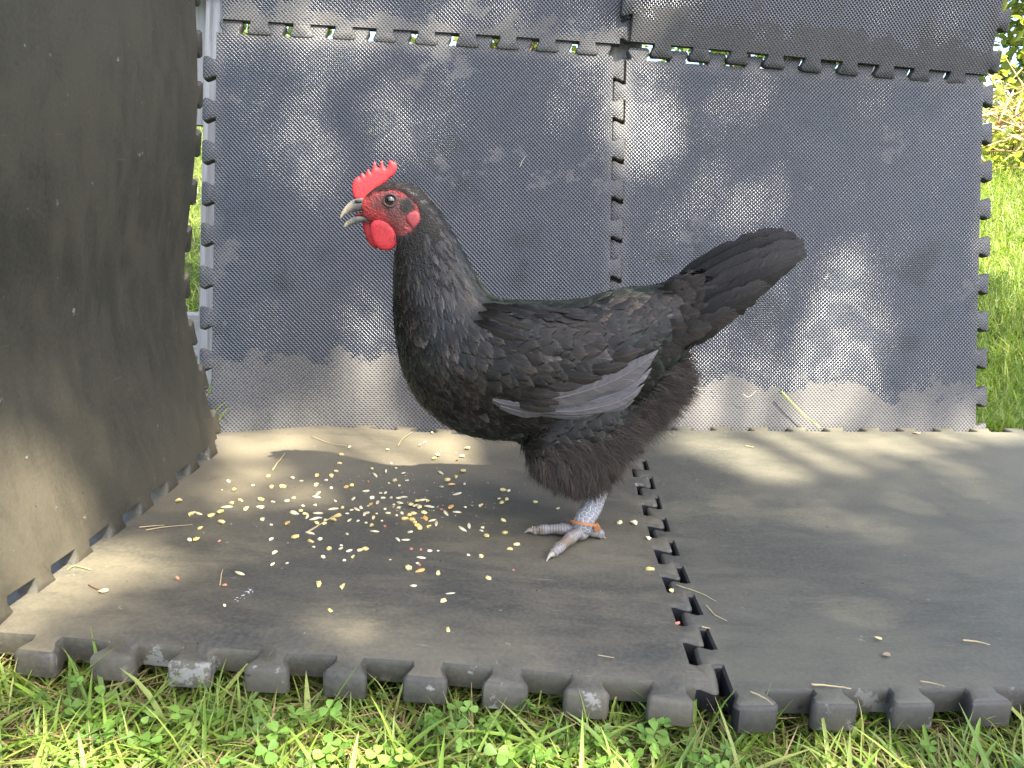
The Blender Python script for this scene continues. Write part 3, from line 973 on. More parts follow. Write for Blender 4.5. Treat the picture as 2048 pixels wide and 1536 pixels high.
far_thigh = [(1040, 800, 1200, 790, 42), (1022, 840, 1190, 835, 46), (1012, 872, 1170, 868, 42), (1022, 890, 1120, 890, 30), (1040, 900, 1090, 900, 14)]
wing_sec = [(960, 640, 935, 690, 20), (1000, 615, 960, 740, 36), (1080, 612, 1010, 800, 50), (1170, 618, 1090, 822, 50), (1240, 636, 1190, 800, 42), (1290, 664, 1270, 760, 28), (1310, 690, 1305, 715, 10)]
vent_sec = [(1250, 760, 1220, 880, 60), (1300, 735, 1255, 868, 66), (1345, 728, 1300, 842, 56), (1366, 736, 1335, 806, 40), (1374, 752, 1356, 786, 16)]
mb = MB()
for sec, yo, nk in ((body_sec, 0, 32), (thigh_sec, -.034, 20), (far_thigh, .036, 20), (wing_sec, -.036, 20), (wing_sec, .036, 20), (vent_sec, 0, 20)):
    V, F = loft(sec, yo, nk)
    mb.add(V, F)
raw = mb.mesh('hen_raw')
tmp = bpy.data.objects.new('hen_raw', raw); COL.objects.link(tmp)
r = tmp.modifiers.new('r', 'REMESH'); r.mode = 'VOXEL'; r.voxel_size = .0026; r.use_smooth_shade = True
sm = tmp.modifiers.new('s', 'SMOOTH'); sm.factor = .5; sm.iterations = 9
bpy.context.view_layer.update()
dg = bpy.context.evaluated_depsgraph_get()
body_me = bpy.data.meshes.new_from_object(tmp.evaluated_get(dg))
bpy.data.objects.remove(tmp)
body_me.name = 'body'
nv = len(body_me.vertices)
BVv = np.zeros(nv * 3, np.float32); body_me.vertices.foreach_get('co', BVv); BVv = BVv.reshape(-1, 3).astype(float)
BNn = np.zeros(nv * 3, np.float32); body_me.vertices.foreach_get('normal', BNn); BNn = BNn.reshape(-1, 3).astype(float)
def flat_px(P):
    Q = np.array(P, float); Q[:, 1] = HY
    return proj(Q)
ZS, ZX, ZY = 4.655, 640, 280
def z2p(pts): return [(ZX + x / ZS, ZY + y / ZS) for x, y in pts]
FACE = np.array(z2p([(300, 545), (400, 535), (480, 540), (500, 505), (560, 474), (660, 458), (760, 470), (850, 525), (915, 590), (945, 670), (935, 750), (905, 815), (865, 858), (800, 890), (715, 885),
                     (680, 900), (560, 800), (400, 800), (380, 740), (300, 700)]))
pxv = flat_px(BVv)
fm = inside(FACE, pxv)
sd = seg_dist(pxv, FACE)
face = np.clip(.5 + np.where(fm, sd, -sd) / 5.0, 0, 1)
red = np.array([.34, .046, .044]); darkskin = np.array([.125, .058, .050]); tuft = np.array([.050, .044, .037]); blackf = np.array([.016, .0135, .011])
EYE = (ZX + 655 / ZS, ZY + 562 / ZS)
def blob(P, zx, zy, rx, ry):
    c = (ZX + zx / ZS, ZY + zy / ZS)
    return np.clip(1.6 - 1.6 * (((P[:, 0] - c[0]) / (rx / ZS)) ** 2 + ((P[:, 1] - c[1]) / (ry / ZS)) ** 2), 0, 1)[:, None]
skin = np.tile(red, (nv, 1))
for (zx, zy, rx, ry, am) in ((640, 590, 190, 130, .75), (760, 640, 150, 130, .8), (780, 790, 120, 110, .65), (680, 700, 120, 90, .35)):
    q = blob(pxv, zx, zy, rx, ry) * am
    skin = skin * (1 - q) + darkskin * q
q = blob(pxv, 825, 615, 75, 85); skin = skin * (1 - q) + tuft * q
q = blob(pxv, 560, 700, 90, 60) * .8; skin = skin * (1 - q) + red * 1.1 * q
colr = blackf * (1 - face[:, None]) + skin * face[:, None]
ca = body_me.color_attributes.new('Col', 'FLOAT_COLOR', 'POINT')
c4 = np.ones((nv, 4), np.float32); c4[:, :3] = colr
ca.data.foreach_set('color', c4.ravel())
k = NT('hen_skin')
P_ = k.obj()
c = k.attr()
n1 = k.noise(P_, 900, 3, .6); n2 = k.noise(P_, 260, 4, .6)
vor = k.n('ShaderNodeTexVoronoi'); k.l(P_, vor.inputs['Vector']); vor.inputs['Scale'].default_value = 480; vor.inputs['Randomness'].default_value = 1.0
c = k.mix(k.ramp(n2, .3, .7, 0, .5), c, k.mix(1.0, c, (.45, .5, .5), 'MULTIPLY'))
c = k.mix(k.ramp(k.noise(P_, 420, 5, .7), .5, .75, 0, .6), c, k.mix(1.0, c, (1.9, 2.4, 2.4), 'MULTIPLY'))
k.set(base=c, rough=.6, spec=.22, normal=k.bump(k.math('ADD', vor.outputs['Distance'], n2), .0009, .8))
body_me.materials.clear(); body_me.materials.append(k.m)
body_me.polygons.foreach_set('use_smooth', np.ones(len(body_me.polygons), bool))
body = link('body', body_me, None, hen)
bvh = BVHTree.FromPolygons([Vector(v) for v in BVv], [tuple(p.vertices) for p in body_me.polygons])

def surf_y(px, py, side=-1):
    o_ = at(px, py, .3); d_ = Vector(at(px, py, .5) - o_).normalized()
    q, nn, _, _ = bvh.ray_cast(Vector(o_), d_)
    return np.array(q) if q is not None else at(px, py, HY - .015)
# feathers
def mat_feather(name, rough, spec, barb=1.0, sheen=.15, green=.5):
    k = NT(name)
    uv = k.uv()
    sep = k.n('ShaderNodeSeparateXYZ'); k.l(uv, sep.inputs[0])
    s, t = sep.outputs[0], sep.outputs[1]            # s: metres across, t: metres along
    sa = k.math('ABSOLUTE', s)
    cmb = k.n('ShaderNodeCombineXYZ'); k.l(k.math('SUBTRACT', t, k.math('MULTIPLY', sa, 1.3)), cmb.inputs[0]); k.l(k.math('MULTIPLY', sa, .12), cmb.inputs[1])
    barbs = k.noise(cmb.outputs[0], 900, 3, .6)
    wide = k.noise(cmb.outputs[0], 160, 3, .6)
    c = k.attr()
    c = k.mix(k.ramp(barbs, .3, .7), k.mix(1.0, c, (.6, .6, .6), 'MULTIPLY'), k.mix(1.0, c, (1.5, 1.5, 1.5), 'MULTIPLY'))
    c = k.mix(k.ramp(wide, .45, .75, 0, .5), c, k.mix(1.0, c, (2.2, 2.1, 1.9), 'MULTIPLY'))
    rach = k.ramp(sa, .00025, .0006, 1, 0)
    c = k.mix(k.math('MULTIPLY', rach, .45), c, k.mix(1.0, c, (3.0, 2.8, 2.5), 'MULTIPLY'))
    lw = k.n('ShaderNodeLayerWeight'); lw.inputs[0].default_value = .35
    irid = k.math('MULTIPLY', k.ramp(lw.outputs['Facing'], .1, .7, 0, 1), green)
    c = k.mix(irid, c, k.mix(1.0, c, (.75, 1.6, 1.35), 'MULTIPLY'))
    k.set(base=c, rough=rough, spec=spec, sheen=sheen, normal=k.bump(k.math('ADD', barbs, wide), .0006, .55 * barb))
    return k.m
m_fe = mat_feather('body_feather', .36, .19, 1.0, .0, .6)
m_tl = mat_feather('tail_feather', .44, .16, 1.2, .0, .5)
m_hk = mat_feather('hackle_feather', .34, .30, .8, .0, .5)
m_pr = mat_feather('flight_feather', .5, .4, .7, .2, .1)
G = [  # px, py, flow x, flow y, length m, half width m, kind tint(0 brown 1 green 2 grey)
    (762, 366, 1, -.1, .012, .0032, 0), (800, 362, 1, .25, .014, .0036, 0), (835, 380, 1, .7, .020, .0040, 0), (880, 430, .8, .9, .028, .0042, 1), (835, 455, .4, 1, .020, .0038, 0),
    (800, 505, .1, 1, .018, .0042, 0), (850, 520, .35, 1, .028, .0045, 0), (920, 500, .55, 1, .036, .0046, 1), (958, 562, .6, .9, .038, .0050, 1), (905, 585, .38, 1, .036, .0050, 1),
    (815, 590, .02, 1, .022, .0065, 0), (870, 640, .2, 1, .026, .0068, 1), (800, 670, .1, 1, .022, .0075, 1), (850, 770, .55, .9, .022, .0085, 0), (925, 700, .5, .8, .026, .0085, 0),
    (910, 800, .8, .6, .024, .0090, 0), (985, 850, 1, .4, .024, .0090, 0), (1000, 610, 1, .12, .030, .0080, 2), (1000, 670, 1, .25, .030, .0090, 0), (1090, 625, 1, .1, .030, .0095, 0),
    (1190, 605, 1, .02, .030, .0095, 1), (1230, 625, 1, .2, .026, .0085, 1), (1280, 590, 1, -.05, .030, .0090, 0), (1330, 610, 1, -.25, .032, .0115, 0), (1390, 590, 1, -.5, .038, .0130, 0),
    (1380, 660, 1, -.3, .036, .0120, 0), (1100, 700, 1, .08, .028, .0090, 0), (1200, 680, 1, 0, .028, .0088, 1), (1300, 680, 1, -.15, .030, .0095, 1), (1050, 760, 1, .12, .030, .0090, 0),
    (1150, 760, 1, -.05, .030, .0090, 1), (960, 760, .9, .4, .026, .0088, 0), (1060, 850, 1, .25, .026, .0090, 0), (1150, 860, .8, .5, .024, .009, 0), (1250, 820, 1, .15, .026, .009, 0), (1330, 760, 1, .1, .026, .009, 0),
    (1150, 930, .15, 1, .022, .008, 0)]
G = np.array(G, float)
G[:, 2:4] /= np.linalg.norm(G[:, 2:4], axis=1)[:, None]
def guide(P):
    px = flat_px(P)
    d2 = (px[:, None, 0] - G[None, :, 0]) ** 2 + (px[:, None, 1] - G[None, :, 1]) ** 2 + 150
    w = d2 ** -1.6; w /= w.sum(1)[:, None]
    return px, w @ G[:, 2:]
FLUFF = np.array([(1035, 900), (1090, 868), (1170, 850), (1225, 830), (1290, 765), (1322, 722), (1420, 690), (1440, 800), (1330, 910), (1250, 1010), (1080, 1010)])
# area-weighted sample of the skin
poly_c = np.array([p.center for p in body_me.polygons]); poly_a = np.array([p.area for p in body_me.polygons]); poly_n = np.array([p.normal for p in body_me.polygons])
def sample(n):
    i = rng.choice(len(poly_a), n, p=poly_a / poly_a.sum())
    return poly_c[i] + rng.normal(0, .0008, (n, 3)), poly_n[i]
ROWS = np.array([0, .12, .28, .45, .6, .74, .86, .95, 1.0])
WSH = np.array([.25, .62, .88, 1.0, 1.0, .93, .76, .5, .12])
SC = np.array([-1, -.55, 0, .55, 1])
def conform_feathers(P, N, D, L, W, col, lift, pointed, mbx, uvr):
    nr, nc = len(ROWS), len(SC)
    for i in range(len(P)):
        n = N[i]; d = D[i] - n * np.dot(D[i], n); ln = np.linalg.norm(d)
        if ln < .15: continue
        d /= ln
        s = np.cross(n, d)
        wsh = WSH if not pointed[i] else np.array([.3, .6, .85, 1, .98, .85, .62, .36, .05])
        V = np.zeros((nr, nc, 3)); UV = np.zeros((nr, nc, 2))
        crv = random.uniform(-.25, .25)
        lf = lift[i]
        hit_n = Vector(n)
        for a in range(nr):
            t = ROWS[a]
            ctr = P[i] + d * (t * L[i]) + s * (crv * t * t * W[i])
            q, nn, _, _ = bvh.find_nearest(Vector(ctr))
            nn = np.array(nn); q = np.array(q)
            s2 = s - nn * np.dot(s, nn); s2 /= np.linalg.norm(s2) + 1e-9
            for b in range(nc):
                rag = random.uniform(-.10, .10) if abs(SC[b]) == 1 else 0
                off = -.0012 + lf * t ** .8 + .0004
                V[a, b] = q + s2 * (SC[b] * (wsh[a] + rag * wsh[a]) * W[i]) - d * (abs(SC[b]) ** 2 * W[i] * .25 * t) \
                    + nn * (off - .10 * W[i] * SC[b] ** 2 * (.5 + .5 * t))
                UV[a, b] = (SC[b] * W[i] * wsh[a], t * L[i] + uvr[i])
        F = [(a * nc + b, a * nc + b + 1, (a + 1) * nc + b + 1, (a + 1) * nc + b) for a in range(nr - 1) for b in range(nc - 1)]
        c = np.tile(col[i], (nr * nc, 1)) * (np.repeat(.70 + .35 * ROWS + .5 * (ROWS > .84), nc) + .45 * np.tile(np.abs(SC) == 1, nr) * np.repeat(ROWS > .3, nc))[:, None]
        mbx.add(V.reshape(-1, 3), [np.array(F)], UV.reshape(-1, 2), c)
P, N = sample(18000)
px, g = guide(P)
keep = ~inside(FACE, px) | (seg_dist(px, FACE) < 1.2)
keep &= ~(inside(FLUFF, px) & (rng.random(len(P)) > .12))
keep &= (px[:, 0] > 742) & (px[:, 0] < 1385)
P, N, px, g = P[keep], N[keep], px[keep], g[keep]
# thin out so that spacing follows feather size
acc = []; cell = {}
for i in range(len(P)):
    rad = g[i, 3] * (.62 if g[i, 3] > .0062 else .48)
    key = tuple((P[i] // .012).astype(int)); ok = True
    for dx in (-1, 0, 1):
        for dy in (-1, 0, 1):
            for dz in (-1, 0, 1):
                for j in cell.get((key[0] + dx, key[1] + dy, key[2] + dz), ()):
                    if np.sum((P[i] - P[j]) ** 2) < rad * rad: ok = False; break
                if not ok: break
            if not ok: break
        if not ok: break
    if ok: acc.append(i); cell.setdefault(key, []).append(i)
acc = np.array(acc)
P, N, px, g = P[acc], N[acc], px[acc], g[acc]
D = np.stack([g[:, 0], rng.normal(0, .06, len(P)), -g[:, 1]], 1)
ang = rng.normal(0, .13, len(P)); D = np.stack([D[:, 0] * np.cos(ang) - D[:, 2] * np.sin(ang), D[:, 1], D[:, 0] * np.sin(ang) + D[:, 2] * np.cos(ang)], 1)
L = g[:, 2] * rng.uniform(.85, 1.2, len(P)); W = g[:, 3] * rng.uniform(.85, 1.15, len(P))
tint = g[:, 4]
h1 = rng.random((len(P), 1)) ** 1.3; h2 = rng.random((len(P), 1)) * np.clip(tint, 0, 1)[:, None]
fc = np.array([.0055, .0047, .0039]) * (1 - h1) + np.array([.0150, .0120, .0094]) * h1
fc = fc * (1 - .45 * h2) + np.array([.0085, .0150, .0128]) * .45 * h2
pale = rng.random(len(P))
fc[pale > .975] = (.030, .026, .024)
tan = (px[:, 0] > 1150) & (px[:, 0] < 1215) & (px[:, 1] < 622) & (rng.random(len(P)) < .5)
fc[tan] = (.036, .027, .019)
neck = (px[:, 0] < 985) & (px[:, 1] < 640) & (g[:, 3] < .0062)
fc[neck] *= rng.uniform(.4, 1.25, (neck.sum(), 1))
L[neck] *= 1.5; W[neck] *= .82; L[~neck] *= 1.25; W[~neck] *= 1.2
lift = W * rng.uniform(.07, .18, len(P)) + .0006
uvr = rng.uniform(0, 3, len(P))
zones = {'neck_hackle': neck, 'breast_feathers': ~neck & (px[:, 0] < 985), 'tail_coverts': ~neck & (px[:, 0] >= 1310), }
rest = ~(zones['neck_hackle'] | zones['breast_feathers'] | zones['tail_coverts'])
zones['back_and_wing_feathers'] = rest
for zn, zm in zones.items():
    mbx = MB()
    i = np.where(zm)[0]
    conform_feathers(P[i], N[i], D[i], L[i], W[i], fc[i], lift[i], np.array([neck[q] for q in i]), mbx, uvr[i])
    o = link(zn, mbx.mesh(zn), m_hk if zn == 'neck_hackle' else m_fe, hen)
    o['kind'] = 'stuff'

# single long feathers: flight feathers of the folded wing and the tail fan
def long_feather(name, pts, Ys, hw, col, mat, parent, tip='round', asym=.0, camber=.18, rot=0.0, rag=.05, quill=True):
    """centre line in photo pixels on planes Ys; hw half width in pixels along the feather"""
    W3 = np.array([at(p[0], p[1], y) for p, y in zip(pts, Ys)])
    n = 18
    C3 = catmull(W3, n)
    T = np.gradient(C3, axis=0); T /= np.linalg.norm(T, axis=1)[:, None]
    hwv = np.interp(np.linspace(0, 1, n), np.linspace(0, 1, len(hw)), hw) * MPX
    SCN = np.linspace(-1, 1, 9)
    V = np.zeros((n, 9, 3)); UV = np.zeros((n, 9, 2))
    Ln = np.concatenate([[0], np.cumsum(np.linalg.norm(np.diff(C3, axis=0), axis=1))])
    ph = random.uniform(0, 3)
    notch = {random.randrange(5, n - 1): random.choice((0, 8)) for _ in range(4)}
    for i in range(n):
        yax = np.array([0, math.cos(rot), math.sin(rot)])
        s = np.cross(yax, T[i]); s /= np.linalg.norm(s)      # across, in view
        up = np.cross(T[i], s)
        if up[1] > 0: up = -up
        for j, q in enumerate(SCN):
            wq = hwv[i] * q * (1 + asym * q)
            r_ = random.uniform(-rag, rag) * hwv[i] if abs(q) == 1 else 0
            if i in notch and notch[i] == j: r_ -= q * hwv[i] * .30
            V[i, j] = C3[i] + s * (wq + r_) + up * (camber * hwv[i] * (1 - q * q)) - T[i] * abs(q) * hwv[i] * .3 * (i > n * .7)
            UV[i, j] = (wq, Ln[i] + ph)
    F = [(a * 9 + b, a * 9 + b + 1, (a + 1) * 9 + b + 1, (a + 1) * 9 + b) for a in range(n - 1) for b in range(8)]
    shade = np.repeat(np.linspace(.8, 1.15, n), 9)[:, None] * np.tile(np.linspace(.55, 1.35, 9), n)[:, None]
    mb = MB(); mb.add(V.reshape(-1, 3), [np.array(F)], UV.reshape(-1, 2), np.asarray(col) * shade)
    if not quill: return link(name, mb.mesh(name), mat, parent)
    # rachis as a fine raised quill
    Vt, Ft, UVt = tube(C3[:-1] + np.array([0, -camber * 1.02, 0]) * hwv[:-1, None], np.linspace(.0009, .0002, n - 1), 5)
    mb.add(Vt, Ft, UVt + 5, np.asarray(col) * 1.7)
    return link(name, mb.mesh(name), mat, parent)
wing = empty('folded_wing', hp(1150, 740, -.065)); wing.parent = hen
wing.matrix_parent_inverse = Matrix.Translation(-hen.location)
YW = HY - .079
prim = [([(1085, 800), (1140, 790), (1220, 764), (1285, 726), (1316, 700)], [6, 15, 20, 19, 12, 1], (.085, .076, .074), 0),
        ([(1085, 812), (1150, 808), (1220, 790), (1275, 762), (1303, 736)], [5, 8, 11, 12, 8, 1], (.115, .108, .116), -.003),
        ([(1085, 822), (1150, 822), (1215, 810), (1262, 790), (1288, 768)], [4, 6, 9, 11, 7, 1], (.095, .087, .088), .001),
        ([(1085, 830), (1150, 833), (1205, 826), (1245, 815), (1268, 800)], [3, 5, 6, 6, 4, 1], (.060, .053, .050), -.003),
        ([(1000, 812), (1030, 820), (1062, 827), (1096, 826)], [4, 8, 9, 7, 2], (.060, .053, .050), -.002),
        ([(985, 800), (1010, 808), (1040, 812), (1075, 812)], [4, 8, 9, 7, 1], (.050, .045, .043), -.003)]
for pts, hw, col, dy in prim:
    ys = np.array([surf_y(*q_)[1] for q_ in pts])
    ys = np.convolve(np.pad(ys, 1, 'edge'), np.ones(3) / 3, 'valid') - .0045 - dy * .8
    long_feather('flight_feather', pts, ys, hw, np.array(col) * .62, m_pr, wing, asym=.12)
sec = [([(1000, 615), (1050, 620), (1110, 634)], 10, .056), ([(965, 612), (1015, 622), (1075, 640)], 11, .058), ([(955, 628), (1000, 638), (1062, 658)], 12, .064),
       ([(945, 645), (995, 660), (1055, 680)], 13, .068),
       ([(1120, 748), (1160, 756), (1205, 756)], 12, .0), ([(1170, 738), (1212, 738), (1256, 728)], 12, .0), ([(1215, 718), (1250, 711), (1290, 698)], 11, .0), ([(1085, 768), (1125, 776), (1170, 774)], 12, .0),
       ([(1040, 795), (1075, 802), (1118, 806)], 11, .084), ([(1030, 806), (1066, 814), (1112, 820)], 9, .0855), ([(1040, 782), (1078, 788), (1120, 790)], 11, .082)]
for pts, hwid, dep in sec:
    c = np.array([.0155, .0128, .0108]) * random.uniform(.8, 1.35)
    ys_ = [surf_y(*q_)[1] for q_ in pts]
    ex_ = .0115 if pts[1][1] > 780 else .004 if pts[1][1] > 690 else .0025
    long_feather('covert_feather', pts, [ys_[0] + .001, ys_[1] - ex_ * .8, ys_[2] - ex_], [4, hwid * .8, hwid, hwid, hwid * .75, 3], c, m_fe, wing, camber=.10, rag=.10, quill=False)
tail = empty('tail', hp(1380, 600)); tail.parent = hen
tail.matrix_parent_inverse = Matrix.Translation(-hen.location)
R0 = (1300, 628)
tf_list = [  # centre lines of the near half of the fan, top to bottom, then y offset
    ([(1330, 585), (1430, 522), (1510, 482), (1568, 462)], [10, 24, 26, 24, 20, 8], .000), ([(1330, 595), (1440, 535), (1530, 492), (1592, 472)], [10, 24, 26, 24, 20, 8], -.006),
    ([(1335, 605), (1445, 552), (1540, 510), (1608, 484)], [10, 24, 29, 28, 22, 8], -.011), ([(1335, 618), (1445, 572), (1540, 532), (1612, 503)], [10, 24, 29, 28, 22, 8], -.016),
    ([(1335, 632), (1440, 596), (1530, 556), (1592, 526)], [10, 24, 27, 24, 15, 4], -.020), ([(1330, 645), (1425, 620), (1500, 582), (1556, 548)], [10, 22, 26, 22, 13, 3], -.023),
    ([(1325, 660), (1420, 636), (1490, 600), (1545, 566)], [10, 22, 25, 20, 12, 3], -.025), ([(1320, 675), (1395, 656), (1460, 624), (1516, 588)], [10, 20, 22, 18, 10, 2], -.026),
    ([(1315, 688), (1375, 676), (1430, 650), (1480, 616)], [8, 18, 20, 16, 10, 2], -.026)]
for i, (pts, hw, dy) in enumerate(tf_list):
    c = np.array([.0125, .0103, .0082]) * (1.35 if i % 2 else .7)
    if i < 2: c = np.array([.0095, .0085, .0075])
    if i in (2, 3): c = np.array([.021, .0185, .0165])
    for sgn in ((-1, 1) if i else (-1,)):
        yy = HY + (dy if sgn < 0 else -dy) * 1.1
        ys = [yy + (.010 if sgn < 0 else -.010), yy, yy - .002 * (sgn < 0), yy + .004]
        pp = pts if sgn < 0 else [(p[0] - 6, p[1] - 3) for p in pts]
        long_feather('tail_feather', pp, ys, hw, c * (1 if sgn < 0 else .6), m_tl, tail, asym=.1, camber=.12, rag=.07)
# tail coverts: short broad feathers over the fan's root
cov = [(1335, 600, 1395, 562, 22), (1345, 625, 1420, 585, 24), (1345, 650, 1425, 622, 24), (1330, 668, 1405, 656, 22), (1395, 585, 1465, 545, 24), (1400, 612, 1480, 574, 24), (1385, 640, 1455, 612, 22),
       (1310, 590, 1365, 572, 18), (1320, 612, 1378, 590, 20), (1320, 640, 1385, 628, 20), (1430, 560, 1500, 520, 22), (1310, 672, 1370, 678, 18), (1300, 655, 1360, 655, 18), (1295, 690, 1350, 700, 16)]
for i, (x0, y0, x1, y1, hwid) in enumerate(cov):
    yy = HY - (.003 + .024 * min(1, max(0, (y0 - 570) / 110)) + .016 * max(0, (1345 - x0) / 50)) - .004 - .002 * random.random()
    c = np.array([.0135, .0110, .0088]) * random.uniform(.8, 1.3)
    x1 += (x1 - x0) * .25; y1 += (y1 - y0) * .25
    long_feather('covert_feather', [(x0, y0), ((x0 + x1) / 2, (y0 + y1) / 2 + 1), (x1, y1)], [yy + .008, yy, yy + .001], [6, hwid * .65, hwid * .95, hwid, hwid * .85, 7], c, m_tl, tail, camber=.05, rag=.10, quill=False)

# fluff: fine down on thighs, belly and vent
def strands(P, N, D, L, wid, col, droop, nseg=4):
    n = len(P)
    mbs = []
    t = np.linspace(0, 1, nseg)
    V = np.zeros((n, nseg, 2, 3))
    view = P - CP; view /= np.linalg.norm(view, axis=1)[:, None]
    s = np.cross(D, view); s /= np.linalg.norm(s, axis=1)[:, None] + 1e-9
    bend = rng.normal(0, .22, (n, 3))
    for i, ti in enumerate(t):
        c = P + D * (L * ti)[:, None] + bend * (L * ti * ti)[:, None] + np.array([0, 0, -1]) * (droop * L * ti * ti)[:, None]
        ww = (wid * (1 - .85 * ti) * .5)[:, None]
        V[:, i, 0] = c - s * ww; V[:, i, 1] = c + s * ww
    b = np.arange(n) * nseg * 2
    F = np.concatenate([np.stack([b + i * 2, b + i * 2 + 1, b + i * 2 + 3, b + i * 2 + 2], 1) for i in range(nseg - 1)])
    C = np.repeat(col, nseg * 2, 0) * np.tile(np.repeat(np.linspace(.7, 1.35, nseg), 2), n)[:, None]
    return V.reshape(-1, 3), F, C
k = NT('down')
k.set(base=k.attr(), rough=.6, spec=.25, sheen=.3)
m_down = k.m
P, N = sample(150000)
px, g = guide(P)
fl_ = inside(FLUFF, px)
edge = (np.clip(seg_dist(px, FLUFF), 0, 20) / 20)
keep = (fl_) & (rng.random(len(P)) < .35 + .65 * edge)
P, N, px, g = P[keep], N[keep], px[keep], g[keep]
# clump directions with a smooth noise
cl = np.stack([np.sin(P @ np.array([310, 140, 270]) + a) + np.sin(P @ np.array([-190, 300, 340]) + 2 * a) for a in (0, 1.7, 3.1)], 1) * .30
flow = np.stack([g[:, 0], np.zeros(len(P)), -g[:, 1]], 1)
leg = px[:, 1] > 890
flow[leg] = flow[leg] * .2 + np.array([.12, 0, -1])
D = flow * .9 + N * .32 + cl + rng.normal(0, .12, (len(P), 3))
D /= np.linalg.norm(D, axis=1)[:, None]
L = rng.uniform(.009, .021, len(P)) * np.where(leg, .72, 1.0)
L *= np.where(px[:, 1] > 925, .75, 1)
h = rng.random((len(P), 1))
col = np.array([.0115, .0084, .0060]) * (1 - h) + np.array([.066, .047, .032]) * h ** 1.6
V, F, C = strands(P, N, D, L, rng.uniform(.00035, .0007, len(P)), col, .25)
mb = MB(); mb.add(V, [F], None, C)
o = link('down_fluff', mb.mesh('down_fluff'), m_down, hen); o['kind'] = 'stuff'
# fine edging hairs over the whole plumage and ear tuft
P, N = sample(4200)
px, g = guide(P)
keep = ~inside(FACE, px) & (px[:, 0] > 752) & (px[:, 0] < 1420)
P, N, px, g = P[keep], N[keep], px[keep], g[keep]
D = np.stack([g[:, 0], np.zeros(len(P)), -g[:, 1]], 1) + N * .12 + rng.normal(0, .10, (len(P), 3))
D /= np.linalg.norm(D, axis=1)[:, None]
col = np.array([.016, .0145, .013]) * rng.uniform(.5, 2.6, (len(P), 1))
V, F, C = strands(P + N * .002, N, D, rng.uniform(.003, .007, len(P)), np.full(len(P), .0003), col, 0)
mb = MB(); mb.add(V, [F], None, C)
Pq, Nq = sample(200000); pq = flat_px(Pq)
ear = (blob(pq, 825, 615, 70, 80)[:, 0] > .25)
Pq, Nq = Pq[ear], Nq[ear]
D = np.array([.75, 0, -.55]) + Nq * .3 + rng.normal(0, .15, (len(Pq), 3)); D /= np.linalg.norm(D, axis=1)[:, None]
V, F, C = strands(Pq, Nq, D, rng.uniform(.003, .007, len(Pq)), np.full(len(Pq), .00035), np.array([.045, .043, .035]) * rng.uniform(.4, 1.6, (len(Pq), 1)), 0)
mb.add(V, [F], None, C)
rim = (~inside(FACE, pq)) & (seg_dist(pq, FACE) < 4) & (pq[:, 0] > 745)
Pq, Nq = sample(200000); pq = flat_px(Pq)
rim = (seg_dist(pq, FACE) < 3) & (pq[:, 0] > 748) & (pq[:, 1] < 475)
Pq, Nq = Pq[rim], Nq[rim]
_, gq = guide(Pq)
D = np.stack([gq[:, 0], np.zeros(len(Pq)), -gq[:, 1]], 1) + Nq * .25 + rng.normal(0, .15, (len(Pq), 3)); D /= np.linalg.norm(D, axis=1)[:, None]
V, F, C = strands(Pq, Nq, D, rng.uniform(.004, .009, len(Pq)), np.full(len(Pq), .0004), np.array([.014, .013, .012]) * rng.uniform(.5, 2, (len(Pq), 1)), 0)
mb.add(V, [F], None, C)
o = link('filoplumes', mb.mesh('filoplumes'), m_down, hen); o['kind'] = 'stuff'

# head furniture
def slab(name, zpoly, Y, thick, Dpx, mat, parent, h=.0012, tilt=0.0, curve=0.0, smooth_n=None):
    """a rounded fleshy lobe: outline in head-zoom pixels, swelling inwards"""
    pts = np.array(z2p(zpoly))
    if smooth_n:
        Q = np.vstack([pts[-1], pts, pts[0], pts[1]])
        pts = catmull(Q, smooth_n * len(pts))
        n_ = len(pts); a_ = int(n_ / (len(Q) - 1)); pts = pts[a_:n_ - a_ - 1]
    W2 = np.array([at(p[0], p[1], Y)[[0, 2]] for p in pts])
    bm = fill_grid(W2, h)
    V2 = np.array([v.co[:2] for v in bm.verts])
    bnd = set()
    for e in bm.edges:
        if len(e.link_faces) == 1: bnd |= {v.index for v in e.verts}
    faces = [[v.index for v in f.verts] for f in bm.faces]
    bm.free()
    d = seg_dist(V2, W2)
    q = np.clip(d / (Dpx * MPX), 0, 1)
    t = thick * np.sqrt(np.clip(1 - (1 - q) ** 2, 0, 1))
    c0 = V2.mean(0)
    bend = tilt * (V2[:, 1] - c0[1]) + curve * ((V2[:, 0] - c0[0]) ** 2)
    n = len(V2)
    bumps = .00022 * np.sin(V2[:, 0] * 2200 + 3 * np.sin(V2[:, 1] * 900)) * q
    A = np.stack([V2[:, 0], Y + bend - t - bumps, V2[:, 1]], 1); B = np.stack([V2[:, 0], Y + bend + t, V2[:, 1]], 1)
    mp = np.array([i if i in bnd else n + i for i in range(n)])
    F3 = []
    for f in faces:
        for k_ in range(1, len(f) - 1):
            tri = (f[0], f[k_], f[k_ + 1])
            F3.append(tri); F3.append(tuple(mp[i] for i in reversed(tri)))
    me = fast_mesh(name, np.vstack([A, B]), [np.array(F3)], np.vstack([V2, V2]))
    bm = bmesh.new(); bm.from_mesh(me); bmesh.ops.recalc_face_normals(bm, faces=bm.faces[:]); 
    bmesh.ops.delete(bm, geom=[v for v in bm.verts if not v.link_faces], context='VERTS'); bm.to_mesh(me); bm.free()
    return link(name, me, mat, parent)
